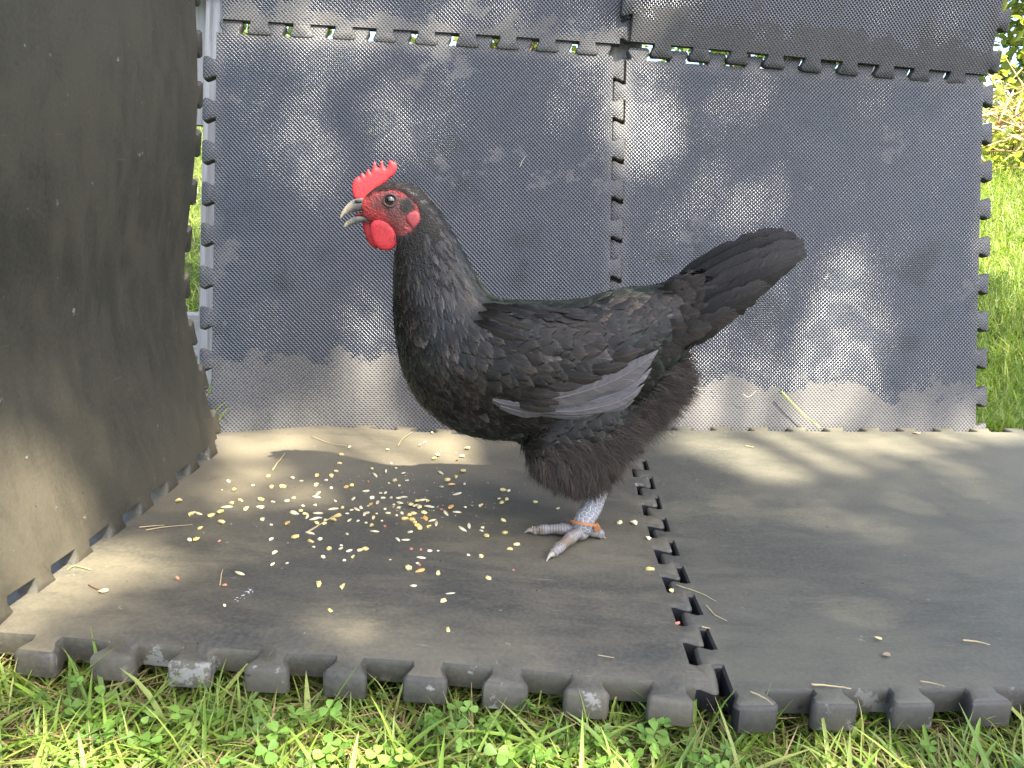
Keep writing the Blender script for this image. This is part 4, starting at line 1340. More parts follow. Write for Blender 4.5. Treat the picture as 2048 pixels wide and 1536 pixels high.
def mat_flesh(name, col, dark, sc=260, rough=.5):
    k = NT(name)
    P_ = k.obj()
    vor = k.n('ShaderNodeTexVoronoi'); k.l(P_, vor.inputs['Vector']); vor.inputs['Scale'].default_value = sc * 1.8
    n = k.noise(P_, sc, 4, .6); n0 = k.noise(P_, 90, 3)
    c = k.mix(k.ramp(n, .3, .75, 0, .6), col, dark)
    c = k.mix(k.ramp(vor.outputs['Distance'], .05, .6, .3, 0), c, tuple(min(1, x * 1.6 + .02) for x in col))
    c = k.mix(k.ramp(n0, .45, .7, 0, .35), c, dark)
    k.set(base=c, rough=rough, spec=.4, normal=k.bump(k.math('ADD', vor.outputs['Distance'], n), .0004, .4))
    k.b.inputs['Subsurface Weight'].default_value = .25
    k.b.inputs['Subsurface Radius'].default_value = (.004, .0012, .0008)
    k.b.inputs['Subsurface Scale'].default_value = 1.0
    return k.m
m_comb = mat_flesh('comb_flesh', (.47, .030, .036), (.32, .016, .020), 330, .55)
m_lobe = mat_flesh('earlobe_flesh', (.36, .060, .065), (.17, .022, .025), 600)
comb_raw = [(318, 545), (300, 480), (300, 420), (322, 365), (352, 342), (374, 358), (388, 308), (412, 322), (418, 330), (440, 272), (462, 285), (478, 300), (500, 212), (512, 205), (530, 262), (548, 262), (556, 250), (566, 192), (582, 190),
            (600, 250), (622, 262), (640, 215), (652, 190), (680, 200), (714, 225), (720, 262), (700, 310), (660, 352), (620, 388), (575, 425), (535, 455), (512, 500), (496, 560), (440, 580), (380, 570)]
_cr = random.Random(3)
comb_out = []
for (a_, b_) in zip(comb_raw, comb_raw[1:] + comb_raw[:1]):
    comb_out.append(a_)
    if a_[1] < 440 and a_[0] < 700:
        comb_out.append(((a_[0] + b_[0]) / 2 + _cr.uniform(-9, 9), (a_[1] + b_[1]) / 2 + _cr.uniform(-13, 13)))
slab('comb', comb_out, HY, .0018, 9, m_comb, hen, .0013)
slab('wattle', [(478, 775), (520, 745), (590, 750), (650, 785), (695, 845), (714, 920), (705, 985), (660, 1020), (605, 1030), (545, 1012), (505, 965), (478, 900), (464, 835)], HY - .010, .0022, 14, m_comb, hen, .0013, -.05, smooth_n=4)
slab('wattle', [(398, 770), (470, 770), (520, 820), (540, 900), (545, 990), (520, 1010), (475, 990), (440, 930), (412, 860)], HY + .006, .0022, 12, m_comb, hen, .0014, smooth_n=4)
slab('earlobe', [(808, 700), (840, 668), (890, 660), (928, 690), (935, 750), (905, 800), (882, 832), (868, 838), (852, 812), (818, 770), (802, 735)], HY - .0175, .0024, 9, m_lobe, hen, .0013, smooth_n=3)
slab('ear_fold', [(775, 810), (800, 800), (850, 815), (868, 838), (845, 858), (805, 850), (775, 832)], HY - .0165, .0016, 6, m_lobe, hen, .0013, smooth_n=3)
# brow feathers over the eye are strands; the eye itself
def sphere(c, r, sx=1, sy=1, sz=1, nu=24, nv=14):
    V = []; F = []
    for i in range(nv + 1):
        th = math.pi * i / nv
        for j in range(nu):
            ph = 2 * math.pi * j / nu
            V.append((c[0] + r * sx * math.sin(th) * math.cos(ph), c[1] - r * sy * math.cos(th), c[2] + r * sz * math.sin(th) * math.sin(ph)))
    for i in range(nv):
        for j in range(nu):
            F.append((i * nu + j, i * nu + (j + 1) % nu, (i + 1) * nu + (j + 1) % nu, (i + 1) * nu + j))
    return np.array(V), [np.array(F)]
def surf_y(px, py, side=-1):
    o_ = at(px, py, .3); d_ = Vector(at(px, py, .5) - o_).normalized()
    q, nn, _, _ = bvh.ray_cast(Vector(o_), d_)
    return np.array(q) if q is not None else at(px, py, HY - .015)
ec = surf_y(*EYE)
k = NT('eye')
P_ = k.n('ShaderNodeTexCoord').outputs['Generated']
vd = k.n('ShaderNodeVectorMath', operation='DISTANCE'); 
sepx = k.n('ShaderNodeSeparateXYZ'); k.l(P_, sepx.inputs[0])
cmb = k.n('ShaderNodeCombineXYZ'); k.l(sepx.outputs[0], cmb.inputs[0]); k.l(sepx.outputs[2], cmb.inputs[1])
k.l(cmb.outputs[0], vd.inputs[0]); vd.inputs[1].default_value = (.5, .5, 0)
c = k.mix(k.ramp(vd.outputs['Value'], .25, .30), (.004, .003, .003), (.045, .022, .010))
c = k.mix(k.ramp(vd.outputs['Value'], .42, .47), c, (.006, .005, .005))
k.set(base=c, rough=.05, spec=.8, coat=1.0)
m_eye = k.m
k = NT('eyelid'); P_ = k.obj(); n = k.noise(P_, 900, 3)
k.set(base=k.mix(n, (.030, .020, .018), (.09, .055, .05)), rough=.5, normal=k.bump(n, .0005, .7)); m_lid = k.m
for sgn in (-1, 1):
    cc = ec.copy()
    if sgn > 0: cc[1] = 2 * HY - cc[1]
    cc[1] -= sgn * .0025
    mb = MB(); V, F = sphere(cc + np.array([0, 0, 0]), .0058, 1, .9, 1)
    mb.add(V, F); eo = link('eye', mb.mesh('eye'), m_eye, hen)
    ring = [cc + np.array([.0068 * math.cos(a), sgn * (.0034 - .0006 * abs(math.cos(a))), .0062 * math.sin(a)]) for a in np.linspace(0, 2 * math.pi, 29)]
    mb = MB(); V, F, UV = tube(ring, .00125, 8, False); mb.add(V, F, UV)
    link('eyelid', mb.mesh('eyelid'), m_lid, eo)
# beak
k = NT('horn')
P_ = k.obj()
n1 = k.noise(k.scalev(P_, (1, 1, 1)), 130, 4, .6); n2 = k.noise(k.scalev(P_, (1, .3, 3)), 260, 4, .6)
tx = at(z2p([(200, 700)])[0][0], z2p([(200, 700)])[0][1], HY)[0]; bx_ = at(z2p([(470, 640)])[0][0], z2p([(470, 640)])[0][1], HY)[0]
sepb = k.n('ShaderNodeSeparateXYZ'); gt = k.n('ShaderNodeTexCoord').outputs['Object']; k.l(gt, sepb.inputs[0])
f = k.ramp(sepb.outputs[0], tx, tx + (bx_ - tx) * .55, 0, 1)
c = k.mix(f, (.36, .31, .22), (.085, .082, .078))
c = k.mix(k.ramp(n1, .4, .7, 0, .6), c, (.045, .045, .048))
c = k.mix(k.ramp(n2, .5, .72, 0, .5), c, (.33, .30, .24))
k.set(base=c, rough=.32, spec=.5, normal=k.bump(n2, .0004, .4))
m_horn = k.m
def zloft(st, nk=18, sup=2.0, yc=0.0):
    secs = []
    for zx, t, b, hw in st:
        (a0, a1), (b0, b1) = z2p([(zx, t), (zx, b)])
        secs.append((a0, a1, b0, b1, hw / ZS))
    return loft(secs, yc, nk, 5, sup)
bk_ = empty('beak', hp(*z2p([(330, 680)])[0])); bk_.parent = hen; bk_.matrix_parent_inverse = Matrix.Translation(-hen.location)
mb = MB(); V, F = zloft([(188, 712, 734, 2), (200, 676, 728, 9), (225, 634, 704, 17), (262, 592, 684, 25), (310, 556, 672, 33), (370, 538, 662, 40), (440, 545, 660, 46), (520, 575, 672, 50)], 20, 2.1)
mb.add(V, F); up_ = link('upper_mandible', mb.mesh('upper_mandible'), m_horn, bk_)
mb = MB(); V, F = zloft([(219, 802, 818, 2), (236, 772, 814, 9), (270, 742, 800, 17), (320, 716, 786, 25), (380, 706, 772, 32), (450, 704, 758, 38), (540, 706, 752, 42)], 20, 2.1)
mb.add(V, F); link('lower_mandible', mb.mesh('lower_mandible'), m_horn, bk_)
k = NT('mouth_lining'); k.set(base=(.10, .012, .014), rough=.4); m_mouth = k.m
mb = MB(); V, F = zloft([(330, 688, 712, 10), (390, 668, 712, 22), (460, 660, 708, 34), (540, 664, 712, 44), (600, 672, 712, 40)], 14, 2.0)
mb.add(V, F); link('tongue', mb.mesh('tongue'), m_mouth, bk_)
k = NT('nostril'); k.set(base=(.012, .011, .011), rough=.7); m_nos = k.m
pz = z2p([(368, 574)])[0]
for sgn in (-1, 1):
    c0 = hp(pz[0], pz[1], sgn * 37 / ZS * MPX)
    mb = MB(); V, F = sphere(c0, .0030, 1.5, .5, .55, 14, 8); mb.add(V, F)
    link('nostril', mb.mesh('nostril'), m_nos, bk_)
# face swell where cheek meets beak
# legs
k = NT('leg_scales')
uv = k.uv()
sepl = k.n('ShaderNodeSeparateXYZ'); k.l(uv, sepl.inputs[0])
cmb = k.n('ShaderNodeCombineXYZ'); k.l(k.math('MULTIPLY', sepl.outputs[0], 13), cmb.inputs[0]); k.l(k.math('MULTIPLY', sepl.outputs[1], 300), cmb.inputs[1])
vor = k.n('ShaderNodeTexVoronoi'); vor.voronoi_dimensions = '2D'; k.l(cmb.outputs[0], vor.inputs['Vector']); vor.inputs['Scale'].default_value = 1.0; vor.inputs['Randomness'].default_value = .55
v2 = k.n('ShaderNodeTexVoronoi', feature='DISTANCE_TO_EDGE'); v2.voronoi_dimensions = '2D'; k.l(cmb.outputs[0], v2.inputs['Vector']); v2.inputs['Scale'].default_value = 1.0; v2.inputs['Randomness'].default_value = .55
n = k.noise(k.obj(), 160, 4)
c = k.mix(n, (.13, .135, .145), (.26, .265, .275))
c = k.mix(k.ramp(v2.outputs['Distance'], .0, .16, .75, 0), c, (.50, .49, .46))
c = k.mix(k.ramp(k.noise(k.obj(), 70, 3), .5, .7, 0, .6), c, (.16, .125, .085))
k.set(base=c, rough=.45, spec=.45, normal=k.bump(k.ramp(v2.outputs['Distance'], 0, .25), .0010, .8))
m_leg = k.m
k = NT('toe_scutes')
uv = k.uv(); sepl = k.n('ShaderNodeSeparateXYZ'); k.l(uv, sepl.inputs[0])
nz = k.noise(k.obj(), 220, 4)
bnd_ = k.math('SINE', k.math('ADD', k.math('MULTIPLY', sepl.outputs[1], 2 * math.pi / .0030), k.math('MULTIPLY', nz, 2.5)))
c = k.mix(nz, (.135, .125, .118), (.25, .24, .23))
c = k.mix(k.ramp(bnd_, .55, .98, 0, .32), c, (.40, .38, .34))
c = k.mix(k.ramp(k.noise(k.obj(), 80, 4), .42, .62, 0, .8), c, (.15, .105, .062))
k.set(base=c, rough=.5, spec=.4, normal=k.bump(k.math('ADD', bnd_, nz), .0005, .6))
m_toe = k.m
k = NT('claw'); k.set(base=(.26, .23, .18), rough=.35); m_claw = k.m
YL = HY - .034
def lp(px, py, Y): return at(px, py, Y)
FT = on_floor(1166, 1078)
foot = np.array([FT[0], FT[1], FT[2] + .011])
knee = lp(1200, 962, YL + .012)
legs = empty('leg', foot); legs.parent = hen; legs.matrix_parent_inverse = Matrix.Translation(-hen.location)
mb = MB()
path = catmull([knee, knee * .5 + foot * .5 + np.array([.001, 0, 0]), foot + np.array([.001, 0, .012]), foot + np.array([-.003, -.004, -.001])], 22)
V, F, UV = tube(path, np.interp(np.linspace(0, 1, 22), [0, .3, .7, .86, 1], [.0120, .0110, .0110, .0122, .0100]), 20)
UV[:, 0] *= 1.0
mb.add(V, F, UV)
link('shank', mb.mesh('shank'), m_leg, legs)
def toe(tip_px, start, r0, nk=14, arch=.006, claw=.013):
    tip = on_floor(*tip_px); tip[2] += .0035
    d = tip - start
    L = np.linalg.norm(d[:2])
    p1 = start + d * .33 + np.array([0, 0, arch * .45]); p2 = start + d * .68 + np.array([0, 0, arch * .25])
    cend = start + d * (1 - claw / L)
    cend[2] = on_floor_z(cend) + r0 * .72
    path = catmull([start + np.array([0, 0, .002]), p1, p2, cend], 61)
    path[:, 2] = np.maximum(path[:, 2], zfloor(path[:, 0], path[:, 1]) + r0 * .62)
    t = np.linspace(0, 1, 61)
    rad = r0 * (1.12 - .36 * t) * (1 + .09 * np.cos(t * 2 * math.pi * 3.2) + .010 * np.cos(t * 2 * math.pi * 12))
    rad[-1] *= .55; rad[-2] *= .85
    mb = MB(); V, F, UV = tube(path, rad, nk); mb.add(V, F, UV)
    to = link('toe', mb.mesh('toe'), m_toe, legs)
    dn = d / np.linalg.norm(d)
    cp = [path[-2] + np.array([0, 0, r0 * .1]), path[-1] + dn * claw * .45 + np.array([0, 0, .0008]), np.array([tip[0], tip[1], zfloor(tip[0], tip[1]) + .0006])]
    cpath = catmull(cp, 8)
    mb = MB(); V, F, UV = tube(cpath, np.linspace(r0 * .62, .0004, 8), 10); mb.add(V, F, UV)
    link('claw', mb.mesh('claw'), m_claw, to)
def on_floor_z(P): return float(zfloor(P[0], P[1]))
toe((1047, 1068), foot + np.array([-.004, -.002, -.002]), .0059, claw=.010)
toe((1092, 1125), foot + np.array([-.004, -.006, -.002]), .0061, claw=.011)
toe((1122, 1046), foot + np.array([-.004, .006, -.002]), .0052, claw=.009)
toe((1211, 1078), foot + np.array([.005, 0, -.002]), .0056, claw=.008, arch=.002)
# knuckle pad
mb = MB(); V, F = sphere(foot + np.array([-.006, -.003, -.003]), .0105, 1.15, 1.1, .75, 20, 12); 
mb.add(V, F, np.stack([np.arctan2(V[:, 2] - foot[2], V[:, 0] - foot[0]) * .16, V[:, 1] * 1.0], 1)); link('foot_pad', mb.mesh('foot_pad'), m_toe, legs)
# leg band: orange cable tie
k = NT('orange_nylon'); k.set(base=(.34, .135, .05), rough=.38, spec=.5, sss=.1); m_or = k.m
bd = empty('leg_band', foot + np.array([.003, 0, .012])); bd.parent = hen; bd.matrix_parent_inverse = Matrix.Translation(-hen.location)
cc = path[int(22 * .74)].copy()
ax = (knee - foot); ax /= np.linalg.norm(ax)
ax = ax + np.array([-.55, -.1, 0]) * .35; ax /= np.linalg.norm(ax)
e1 = np.cross(ax, [0, 1, 0]); e1 /= np.linalg.norm(e1); e2 = np.cross(ax, e1)
ringp = [cc + (e1 * math.cos(a) + e2 * math.sin(a)) * .0148 for a in np.linspace(0, 2 * math.pi, 41)]
V = []; F = []
for i, p in enumerate(ringp):
    rr = (p - cc) / np.linalg.norm(p - cc)
    for (a_, b_) in ((-.0007, -.0016), (.0007, -.0016), (.0007, .0016), (-.0007, .0016)):
        V.append(p + rr * a_ + ax * b_)
for i in range(40):
    for j in range(4): F.append((i * 4 + j, i * 4 + (j + 1) % 4, (i + 1) * 4 + (j + 1) % 4, (i + 1) * 4 + j))
mb = MB(); mb.add(V, [np.array(F)]); link('strap', mb.mesh('strap', False), m_or, bd)
hc = cc + np.array([.0135, -.006, -.003])
rotm = np.stack([np.array([.85, -.1, .45]), np.array([.1, .99, 0]), np.array([-.45, 0, .88])], 1)
V, F = box(hc, .0066, .0052, .0066, rotm); mb = MB(); mb.add(V, F)
ho = link('clasp', mb.mesh('clasp', False), m_or, bd)
bv = ho.modifiers.new('b', 'BEVEL'); bv.width = .0007; bv.segments = 2
V, F, UV = tube([hc + np.array([-.002, 0, .002]), hc + np.array([-.005, .001, .007])], .0007, 6); mb = MB(); mb.add(V, F, UV); link('strap_end', mb.mesh('strap_end'), m_or, bd)

# ------------------------------------------------------------------ scattered feed: every piece its own object
def chunk(seed, flat=.62, pts=None):
    R = np.random.default_rng(seed)
    bm = bmesh.new(); bmesh.ops.create_icosphere(bm, subdivisions=1, radius=.5)
    planes = R.normal(0, 1, (7, 3)); planes /= np.linalg.norm(planes, axis=1)[:, None]
    dist = R.uniform(.16, .42, 7)
    for v in bm.verts:
        c = np.array(v.co)
        for n_, d_ in zip(planes, dist):
            q = c @ n_
            if q > d_: c = c - n_ * (q - d_) * .9
        v.co = Vector(c * np.array([1.15, .85, flat]))
    me = bpy.data.meshes.new('grain'); bm.to_mesh(me); bm.free()
    return me
def spindle(seed, ratio=.30):
    R = np.random.default_rng(seed)
    t = np.linspace(0, 1, 9)
    P = np.stack([t - .5, .05 * np.sin(t * 3.1) * R.uniform(-1, 1), np.zeros(9)], 1)
    rad = ratio * .5 * np.sin(math.pi * np.clip(t * .96 + .03, 0, 1)) ** .7
    V, F, UV = tube(P, rad, 8)
    V[:, 2] *= .8
    return fast_mesh('grain', V, F, UV)
def mat_grain(name, a, b):
    k = NT(name)
    P_ = k.obj(); oi = k.n('ShaderNodeObjectInfo')
    c = k.mix(oi.outputs['Random'], a, b)
    n = k.noise(P_, 3.0, 3)
    c = k.mix(k.ramp(n, .4, .7, 0, .55), c, tuple(min(1, x * 1.25 + .12) for x in b))
    k.set(base=c, rough=.5, spec=.35, sss=.12)
    k.b.inputs['Subsurface Scale'].default_value = .3
    return k.m
mg = {'c': mat_grain('yellow_corn', (.60, .43, .10), (.70, .58, .24)), 'w': mat_grain('pale_corn', (.64, .54, .24), (.72, .65, .42)),
      'o': mat_grain('oat_hull', (.58, .46, .24), (.72, .64, .40)), 'm': mat_grain('red_milo', (.36, .11, .055), (.46, .17, .09)), 'r': mat_grain('orange_kernel', (.60, .30, .06), (.62, .36, .10)),
      'k': mat_grain('black_seed', (.02, .02, .02), (.03, .03, .03))}
gm = {}
for q in 'cwmrk':
    gm[q] = []
    for s_ in range(6):
        me = chunk(100 + s_ + ord(q) * 7, .62 if q != 'm' else .85); me.materials.append(mg[q]); gm[q].append(me)
gm['o'] = []
for s_ in range(5):
    me = spindle(s_); me.materials.append(mg['o']); gm['o'].append(me)
Zg = 2048 / 780.0
FEED = """48,538,c 117,605,c 150,600,o 160,680,c 105,742,w 140,740,c 220,616,c 262,596,c 268,650,c 322,550,c 372,534,c 337,482,c 298,568,o 400,579,c 478,530,c 482,570,w 466,566,w 485,633,w 530,662,w
533,738,w 548,810,w 556,800,w 540,870,w 512,412,c 535,465,c 594,462,c 542,540,w 648,524,c 615,534,w 655,597,o 690,590,c 710,605,c 720,617,o 778,600,o 618,654,r 657,728,c 735,705,o 740,750,c 755,778,w 788,738,w
803,830,w 833,788,c 900,768,w 897,787,w 943,797,o 1000,797,c 1028,790,c 960,830,c 927,710,o 772,405,c 768,453,c 845,467,w 873,380,c 892,337,c 901,292,c 943,252,w 1143,265,w 1063,366,c 1076,400,o 1135,377,o
1225,388,o 1187,360,w 1162,336,w 1313,241,w 1337,226,o 1377,176,w 1386,312,c 1405,295,c 1509,318,m 1535,300,c 1560,260,c 1422,386,o 1540,380,c 1548,446,w 1480,450,r 1503,412,c 1425,460,o 1508,497,o 1455,428,c
926,465,r 955,455,c 850,405,c 820,428,w 778,496,o 773,516,o 643,415,w 690,430,w 1030,483,o 1178,432,c 1243,427,w 1203,456,w 1105,495,w 1130,492,w 1228,514,o 1053,552,r 1090,543,o 963,525,w 858,578,o 903,573,c
955,583,w 982,578,o 1005,572,w 870,535,w 1020,605,o 1035,598,o 943,636,o 1068,626,c 1030,648,w 1060,670,c 1127,671,m 1075,695,o 1175,555,w 1207,545,o 1205,575,w 1128,577,w 1264,558,c 1297,538,c 1325,530,o
1350,540,c 1362,565,o 1280,605,c 1255,615,c 1332,600,c 1475,570,r 1448,600,o 1507,593,o 1425,580,m 1548,568,w 1340,630,r 1378,637,o 1398,655,o 1300,670,c 1285,650,c 1310,680,c 1360,670,c 1195,738,o 1235,740,o
1260,703,w 1266,790,m 1318,792,m 1408,798,w 1365,799,w 1315,835,o 1300,865,w 1308,876,m 1248,893,c 1313,907,r 1408,922,c 1423,850,k 1280,985,w 1475,1027,o 1436,1069,c 1098,1088,w 840,1115,c 783,980,c 905,990,c
283,1083,w 366,917,o 287,980,m 260,748,m 41,943,m 1537,683,o 1570,667,o 1636,690,w 1645,680,w 1632,560,c 1665,724,c 1757,706,c 1749,480,c 1778,482,w 1728,521,w 1768,530,c 1742,548,c 1752,640,c 1916,542,c
2035,575,w 1918,681,c 1785,790,c 1820,768,c 1634,830,c 1568,822,w 1802,902,m 1670,946,c 1155,845,w 915,848,w 615,860,w 440,455,w 305,432,w 1040,433,m 1150,440,w 760,560,w 700,560,w 880,615,c 860,640,c 808,655,c 930,600,w
1190,610,w 1235,630,c 1270,640,c 1060,520,w 1085,600,w 1145,600,w 990,640,w 760,630,o 790,625,w 645,600,o 770,655,c 815,640,c 1110,640,w 1200,520,w 1160,520,w 1120,520,w 1040,560,w 1215,600,w 1290,560,o 1310,570,c""".split()
LBL = {'c': 'small piece of cracked yellow corn scattered on the mat before the hen', 'w': 'pale crumb of white corn scattered on the mat before the hen', 'o': 'slender pale oat grain scattered on the mat before the hen',
       'm': 'tiny round reddish milo seed on the floor mat', 'r': 'orange-yellow corn kernel lying among the paler feed', 'k': 'tiny black seed alone among the feed'}
GRP = {'c': 'cracked corn on the mat', 'w': 'white corn crumbs on the mat', 'o': 'oat grains on the mat', 'm': 'milo seeds on the mat', 'r': 'orange kernels on the mat', 'k': None}
NMS = {'c': 'corn_piece', 'w': 'corn_crumb', 'o': 'oat_grain', 'm': 'milo_seed', 'r': 'corn_kernel', 'k': 'black_seed'}
CATS = {'c': 'corn', 'w': 'corn', 'o': 'oat', 'm': 'seed', 'r': 'corn', 'k': 'seed'}
def put_grain(px, py, q, label=None, scale=1.0, group=True):
    X = on_floor(px, py)
    scale = scale * 1.06
    s_ = {'c': random.uniform(.0062, .0095), 'w': random.uniform(.0036, .0070), 'o': random.uniform(.0095, .0128), 'm': random.uniform(.0038, .0046), 'r': random.uniform(.009, .0115), 'k': .005}[q] * scale
    o = bpy.data.objects.new(NMS[q], random.choice(gm[q])); COL.objects.link(o)
    if q == 'r': o.scale = (s_, s_ * .62, s_ * .62)
    else: o.scale = (s_, s_, s_)
    hgt = {'c': .26, 'w': .26, 'o': .11, 'm': .36, 'r': .17, 'k': .26}[q]
    o.location = (X[0], X[1], X[2] + s_ * hgt)
    o.rotation_euler = (random.uniform(-.25, .25), random.uniform(-.25, .25), random.uniform(0, 6.28))
    tag(o, label or LBL[q], CATS[q], GRP[q] if group else None)
    return o
for it in FEED:
    a, b, q = it.split(',')
    put_grain(340 + float(a) / Zg, 800 + float(b) / Zg, q)
for px, py, q, sc, lab in ((1238, 1048, 'w', 1.5, 'pale corn chip right of the hen\'s foot, the nearer one to her'), (1267, 1050, 'w', 1.7, 'larger pale corn chip right of the hen\'s foot, nearest the zigzag seam'),
                           (1300, 1142, 'c', 1.1, 'yellow corn flake lying beside the sixth notch of the zigzag seam'), (1343, 1184, 'c', .8, 'yellow corn bit caught on the lip of the zigzag seam'),
                           (1355, 1250, 'm', 1.1, 'lone reddish seed by the front end of the zigzag seam'), (1233, 958, 'c', .75, 'tiny corn bit just behind the hen\'s shank'), (1297, 1080, 'w', 1.2, 'pale corn chip perched on the edge of the seam notch'),
                           (895, 1265, 'c', 1.05, 'yellow corn flake nearest the mat\'s front teeth'), (1222, 907, 'c', .8, 'corn bit below the hen\'s vent fluff at the seam\'s start')):
    put_grain(px, py, q, lab, sc, False)

# ------------------------------------------------------------------ litter: stems, leaf, droppings
def stem(name, pts, place, r, col, label, cat, off=.0012, group=None):
    P = []
    for p in pts:
        X = on_floor(*p) + np.array([0, 0, off]) if place == 'floor' else on_back(*p, off=.010 + off)
        P.append(X)
    path = catmull(P, max(4, 4 * len(P)))
    path = path + rng.normal(0, r * .15, path.shape)
    V, F, UV = tube(path, np.linspace(r, r * .45, len(path)), 6)
    mb = MB(); mb.add(V, F, UV, np.array(col) * rng.uniform(.85, 1.15))
    o = link(name, mb.mesh(name), m_straw)
    tag(o, label, cat, group)
straw_c = (.42, .34, .19)
for pts, r, lab in [([(615, 1067), (645, 1048), (677, 1029)], .0012, 'thick dry straw lying in the middle of the scattered feed'), ([(545, 942), (555, 928), (570, 908)], .0012, 'curled dry stem on the bright patch left of the feed'),
                    ([(796, 893), (806, 878), (826, 865)], .0006, 'thin bent stem on the mat near the hen\'s breast'), ([(622, 873), (660, 888), (694, 893)], .0005, 'fine grass hair at the back of the feed patch'),
                    ([(292, 1062), (330, 1056), (386, 1051)], .0006, 'pale grass stalk lying left of the feed, the longer one'), ([(278, 1057), (305, 1054), (330, 1052)], .0006, 'short pale grass stalk beside the left mat\'s teeth'),
                    ([(440, 1172), (443, 1150), (446, 1140)], .0006, 'upright-lying thin stem with a reddish bud at the left'), ([(1352, 1172), (1400, 1188), (1432, 1205)], .0005, 'fine pale hair curving away from the seam'),
                    ([(1412, 1212), (1430, 1232), (1454, 1244)], .0005, 'fine pale hair across the last seam notches'), ([(1925, 1283), (1955, 1286), (1980, 1292)], .0008, 'pale dry stem near the right front corner of the floor'),
                    ([(1190, 1313), (1212, 1316), (1228, 1318)], .0006, 'short pale sliver near the front edge, right of centre'), ([(1404, 1256), (1412, 1258), (1420, 1259)], .0008, 'short chip of straw in front of the seam'),
                    ([(1490, 893), (1500, 895), (1508, 896)], .0009, 'pale splinter on the bright patch under the back wall'), ([(1622, 1372), (1660, 1374), (1702, 1380)], .0009, 'dry straw lying on the front teeth at the right'),
                    ([(1500, 1386), (1530, 1400), (1545, 1412)], .0007, 'dry straw lying over the corner tooth of the right mat'), ([(1840, 1365), (1868, 1370), (1890, 1376)], .0007, 'thin straw by the rear of the right front teeth')]:
    stem('dry_stem', pts, 'floor', r, straw_c, lab, 'straw')
stem('grass_blade', [(135, 1142), (150, 1134), (182, 1142)], 'floor', .0008, (.22, .28, .10), 'green grass stem under the teeth of the left mat', 'grass')
stem('dry_stem', [(178, 1172), (190, 1178), (206, 1184)], 'floor', .0007, (.16, .10, .06), 'thin brown stalk of the yellow leaf at the left front', 'straw')
stem('grass_blade', [(1563, 783), (1600, 822), (1641, 856)], 'back', .0017, (.30, .42, .10), 'single green grass blade leaning on the back wall right of the hen', 'grass', off=.002)
for pts, lab in [([(1039, 335), (1045, 322), (1051, 312)], 'short straw stuck on the back wall above the hen\'s back'), ([(1785, 42), (1795, 30), (1801, 14)], 'pale straw stuck on the upper right wall mat, the left one'),
                 ([(1898, 98), (1903, 80), (1907, 62)], 'pale straw stuck on the upper right wall mat, the right one'), ([(1648, 560), (1655, 552), (1656, 545)], 'tiny curl of fluff on the wall right of the tail'),
                 ([(1486, 788), (1497, 794), (1512, 782)], 'curled white hair low on the wall behind the hen')]:
    stem('dry_stem', pts, 'back', .0006, (.5, .45, .33), lab, 'straw', off=.003)
k = NT('yellow_leaf'); P_ = k.obj(); n = k.noise(P_, 120, 3); k.set(base=k.mix(n, (.62, .50, .16), (.70, .62, .34)), rough=.5); m_yl = k.m
def fallen_leaf(px, py, size, mat, label, squash=.75, rotz=.3):
    X = on_floor(px, py)
    mb = MB(); V = [(0, 0, .0006)]; n = 14
    for j in range(n):
        a = 2 * math.pi * j / n
        r = 1 + .12 * math.cos(a) - .06 * (j % 2)
        V.append((r * math.cos(a), squash * r * math.sin(a), .10 + .08 * math.sin(2 * a)))
    V = np.array(V) * size; F = np.array([(0, 1 + j, 1 + (j + 1) % n) for j in range(n)])
    V2 = V.copy(); V2[:, 2] -= .0004
    c, s = math.cos(rotz), math.sin(rotz)
    Rm = np.array([[c, -s, 0], [s, c, 0], [0, 0, 1]])
    mb.add(V @ Rm.T + X + (0, 0, .0012), [F]); mb.add(V2 @ Rm.T + X + (0, 0, .0012), [F[:, ::-1]])
    rim_ = np.array([(1 + j, 1 + (j + 1) % n, n + 2 + (j + 1) % n, n + 2 + j) for j in range(n)])
    mb.add(np.vstack([V, V2]) @ Rm.T + X + (0, 0, .0012), [rim_])
    o = link('fallen_leaf', mb.mesh('fallen_leaf'), mat); tag(o, label, 'leaf')
fallen_leaf(206, 1184, .0042, m_yl, 'small round yellow leaf on the mat at the left front')
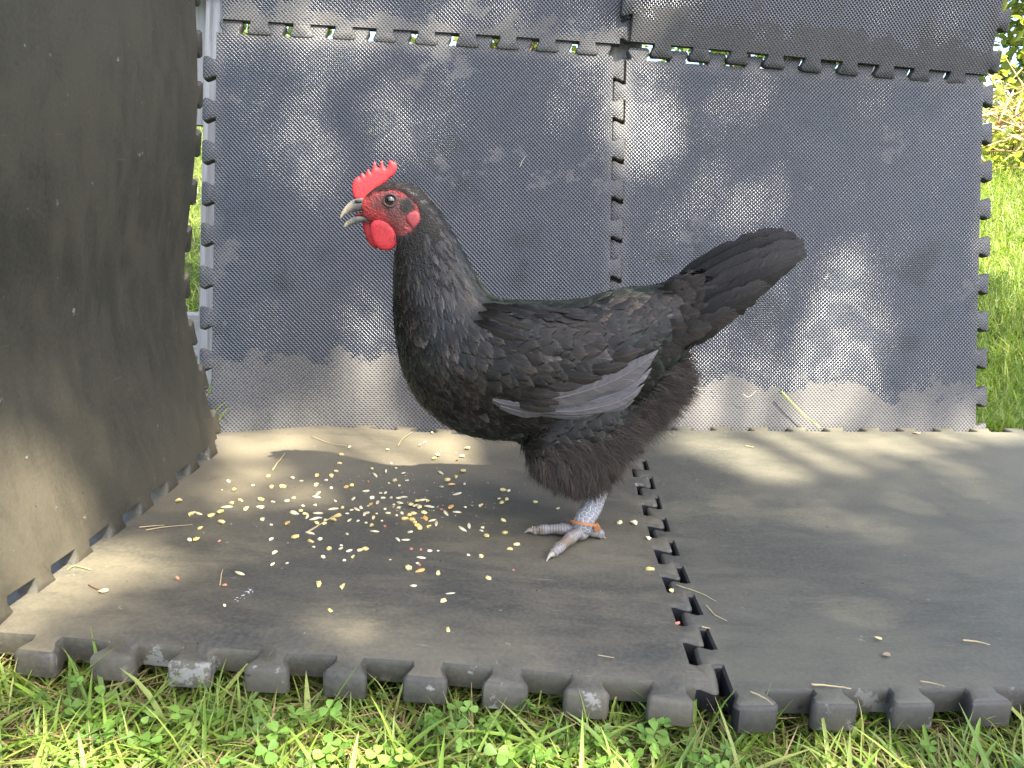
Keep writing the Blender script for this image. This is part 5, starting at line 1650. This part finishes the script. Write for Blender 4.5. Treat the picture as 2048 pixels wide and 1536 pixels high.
k = NT('brown_leaf'); n = k.noise(k.obj(), 150, 3); k.set(base=k.mix(n, (.20, .14, .08), (.33, .25, .15)), rough=.7); m_bl = k.m
fallen_leaf(1832, 868, .0075, m_bl, 'small brown dead leaf on the right floor mat near the back wall', .4, .2)
fallen_leaf(1772, 1312, .0040, m_bl, 'brown leaf scrap near the front of the right mat', .6, .5)
fallen_leaf(1755, 1278, .0032, m_yl, 'tiny pale petal on the right floor mat', .5, -.6)
fallen_leaf(1908, 812, .0040, m_bl, 'tan leaf scrap at the foot of the wall by its right corner', .7, .4)
k = NT('dropping_white'); k.set(base=(.42, .42, .42), rough=.7); m_dr = k.m
mb = MB()
for i in range(34):
    t = random.random()
    px_, py_ = 472 + 32 * t + random.gauss(0, 3), 1203 - 22 * math.sin(t * 1.4) + random.gauss(0, 2.5)
    X = on_floor(px_, py_)
    V, F = sphere(X + np.array([0, 0, .0002]), random.uniform(.0003, .0009), 1.6, 1.1, .3, 8, 5)
    mb.add(V, F)
o = link('dropping_smear', mb.mesh('dropping_smear'), m_dr); tag(o, 'small white bird dropping smear on the left front of the floor mat', 'dropping')

# ------------------------------------------------------------------ meal dust and specks round the feed
k = NT('meal_dust'); oi = k.n('ShaderNodeNewGeometry')
k.set(base=k.mix(oi.outputs['Random Per Island'], (.20, .165, .105), (.50, .45, .32)), rough=.8); m_meal = k.m
mb = MB()
for i in range(360):
    if i < 380: px_, py_ = random.gauss(745, 130), random.gauss(1005, 45)
    else: px_, py_ = random.uniform(60, 2000), random.uniform(890, 1350)
    if not (80 < px_ < 2030 and 880 < py_ < 1350): continue
    X = on_floor(px_, py_)
    if X[0] < -.38 or X[1] > 1.1: continue
    r_ = random.uniform(.0003, .0009)
    V, F = sphere(X + np.array([0, 0, r_ * .4]), r_, random.uniform(.8, 2.0), random.uniform(.8, 1.6), .6, 5, 3)
    mb.add(V, F)
o = link('meal_dust', mb.mesh('meal_dust', False), m_meal); tag(o, 'fine pale meal dust and specks spread over the floor mats', 'dust', None, 'stuff')
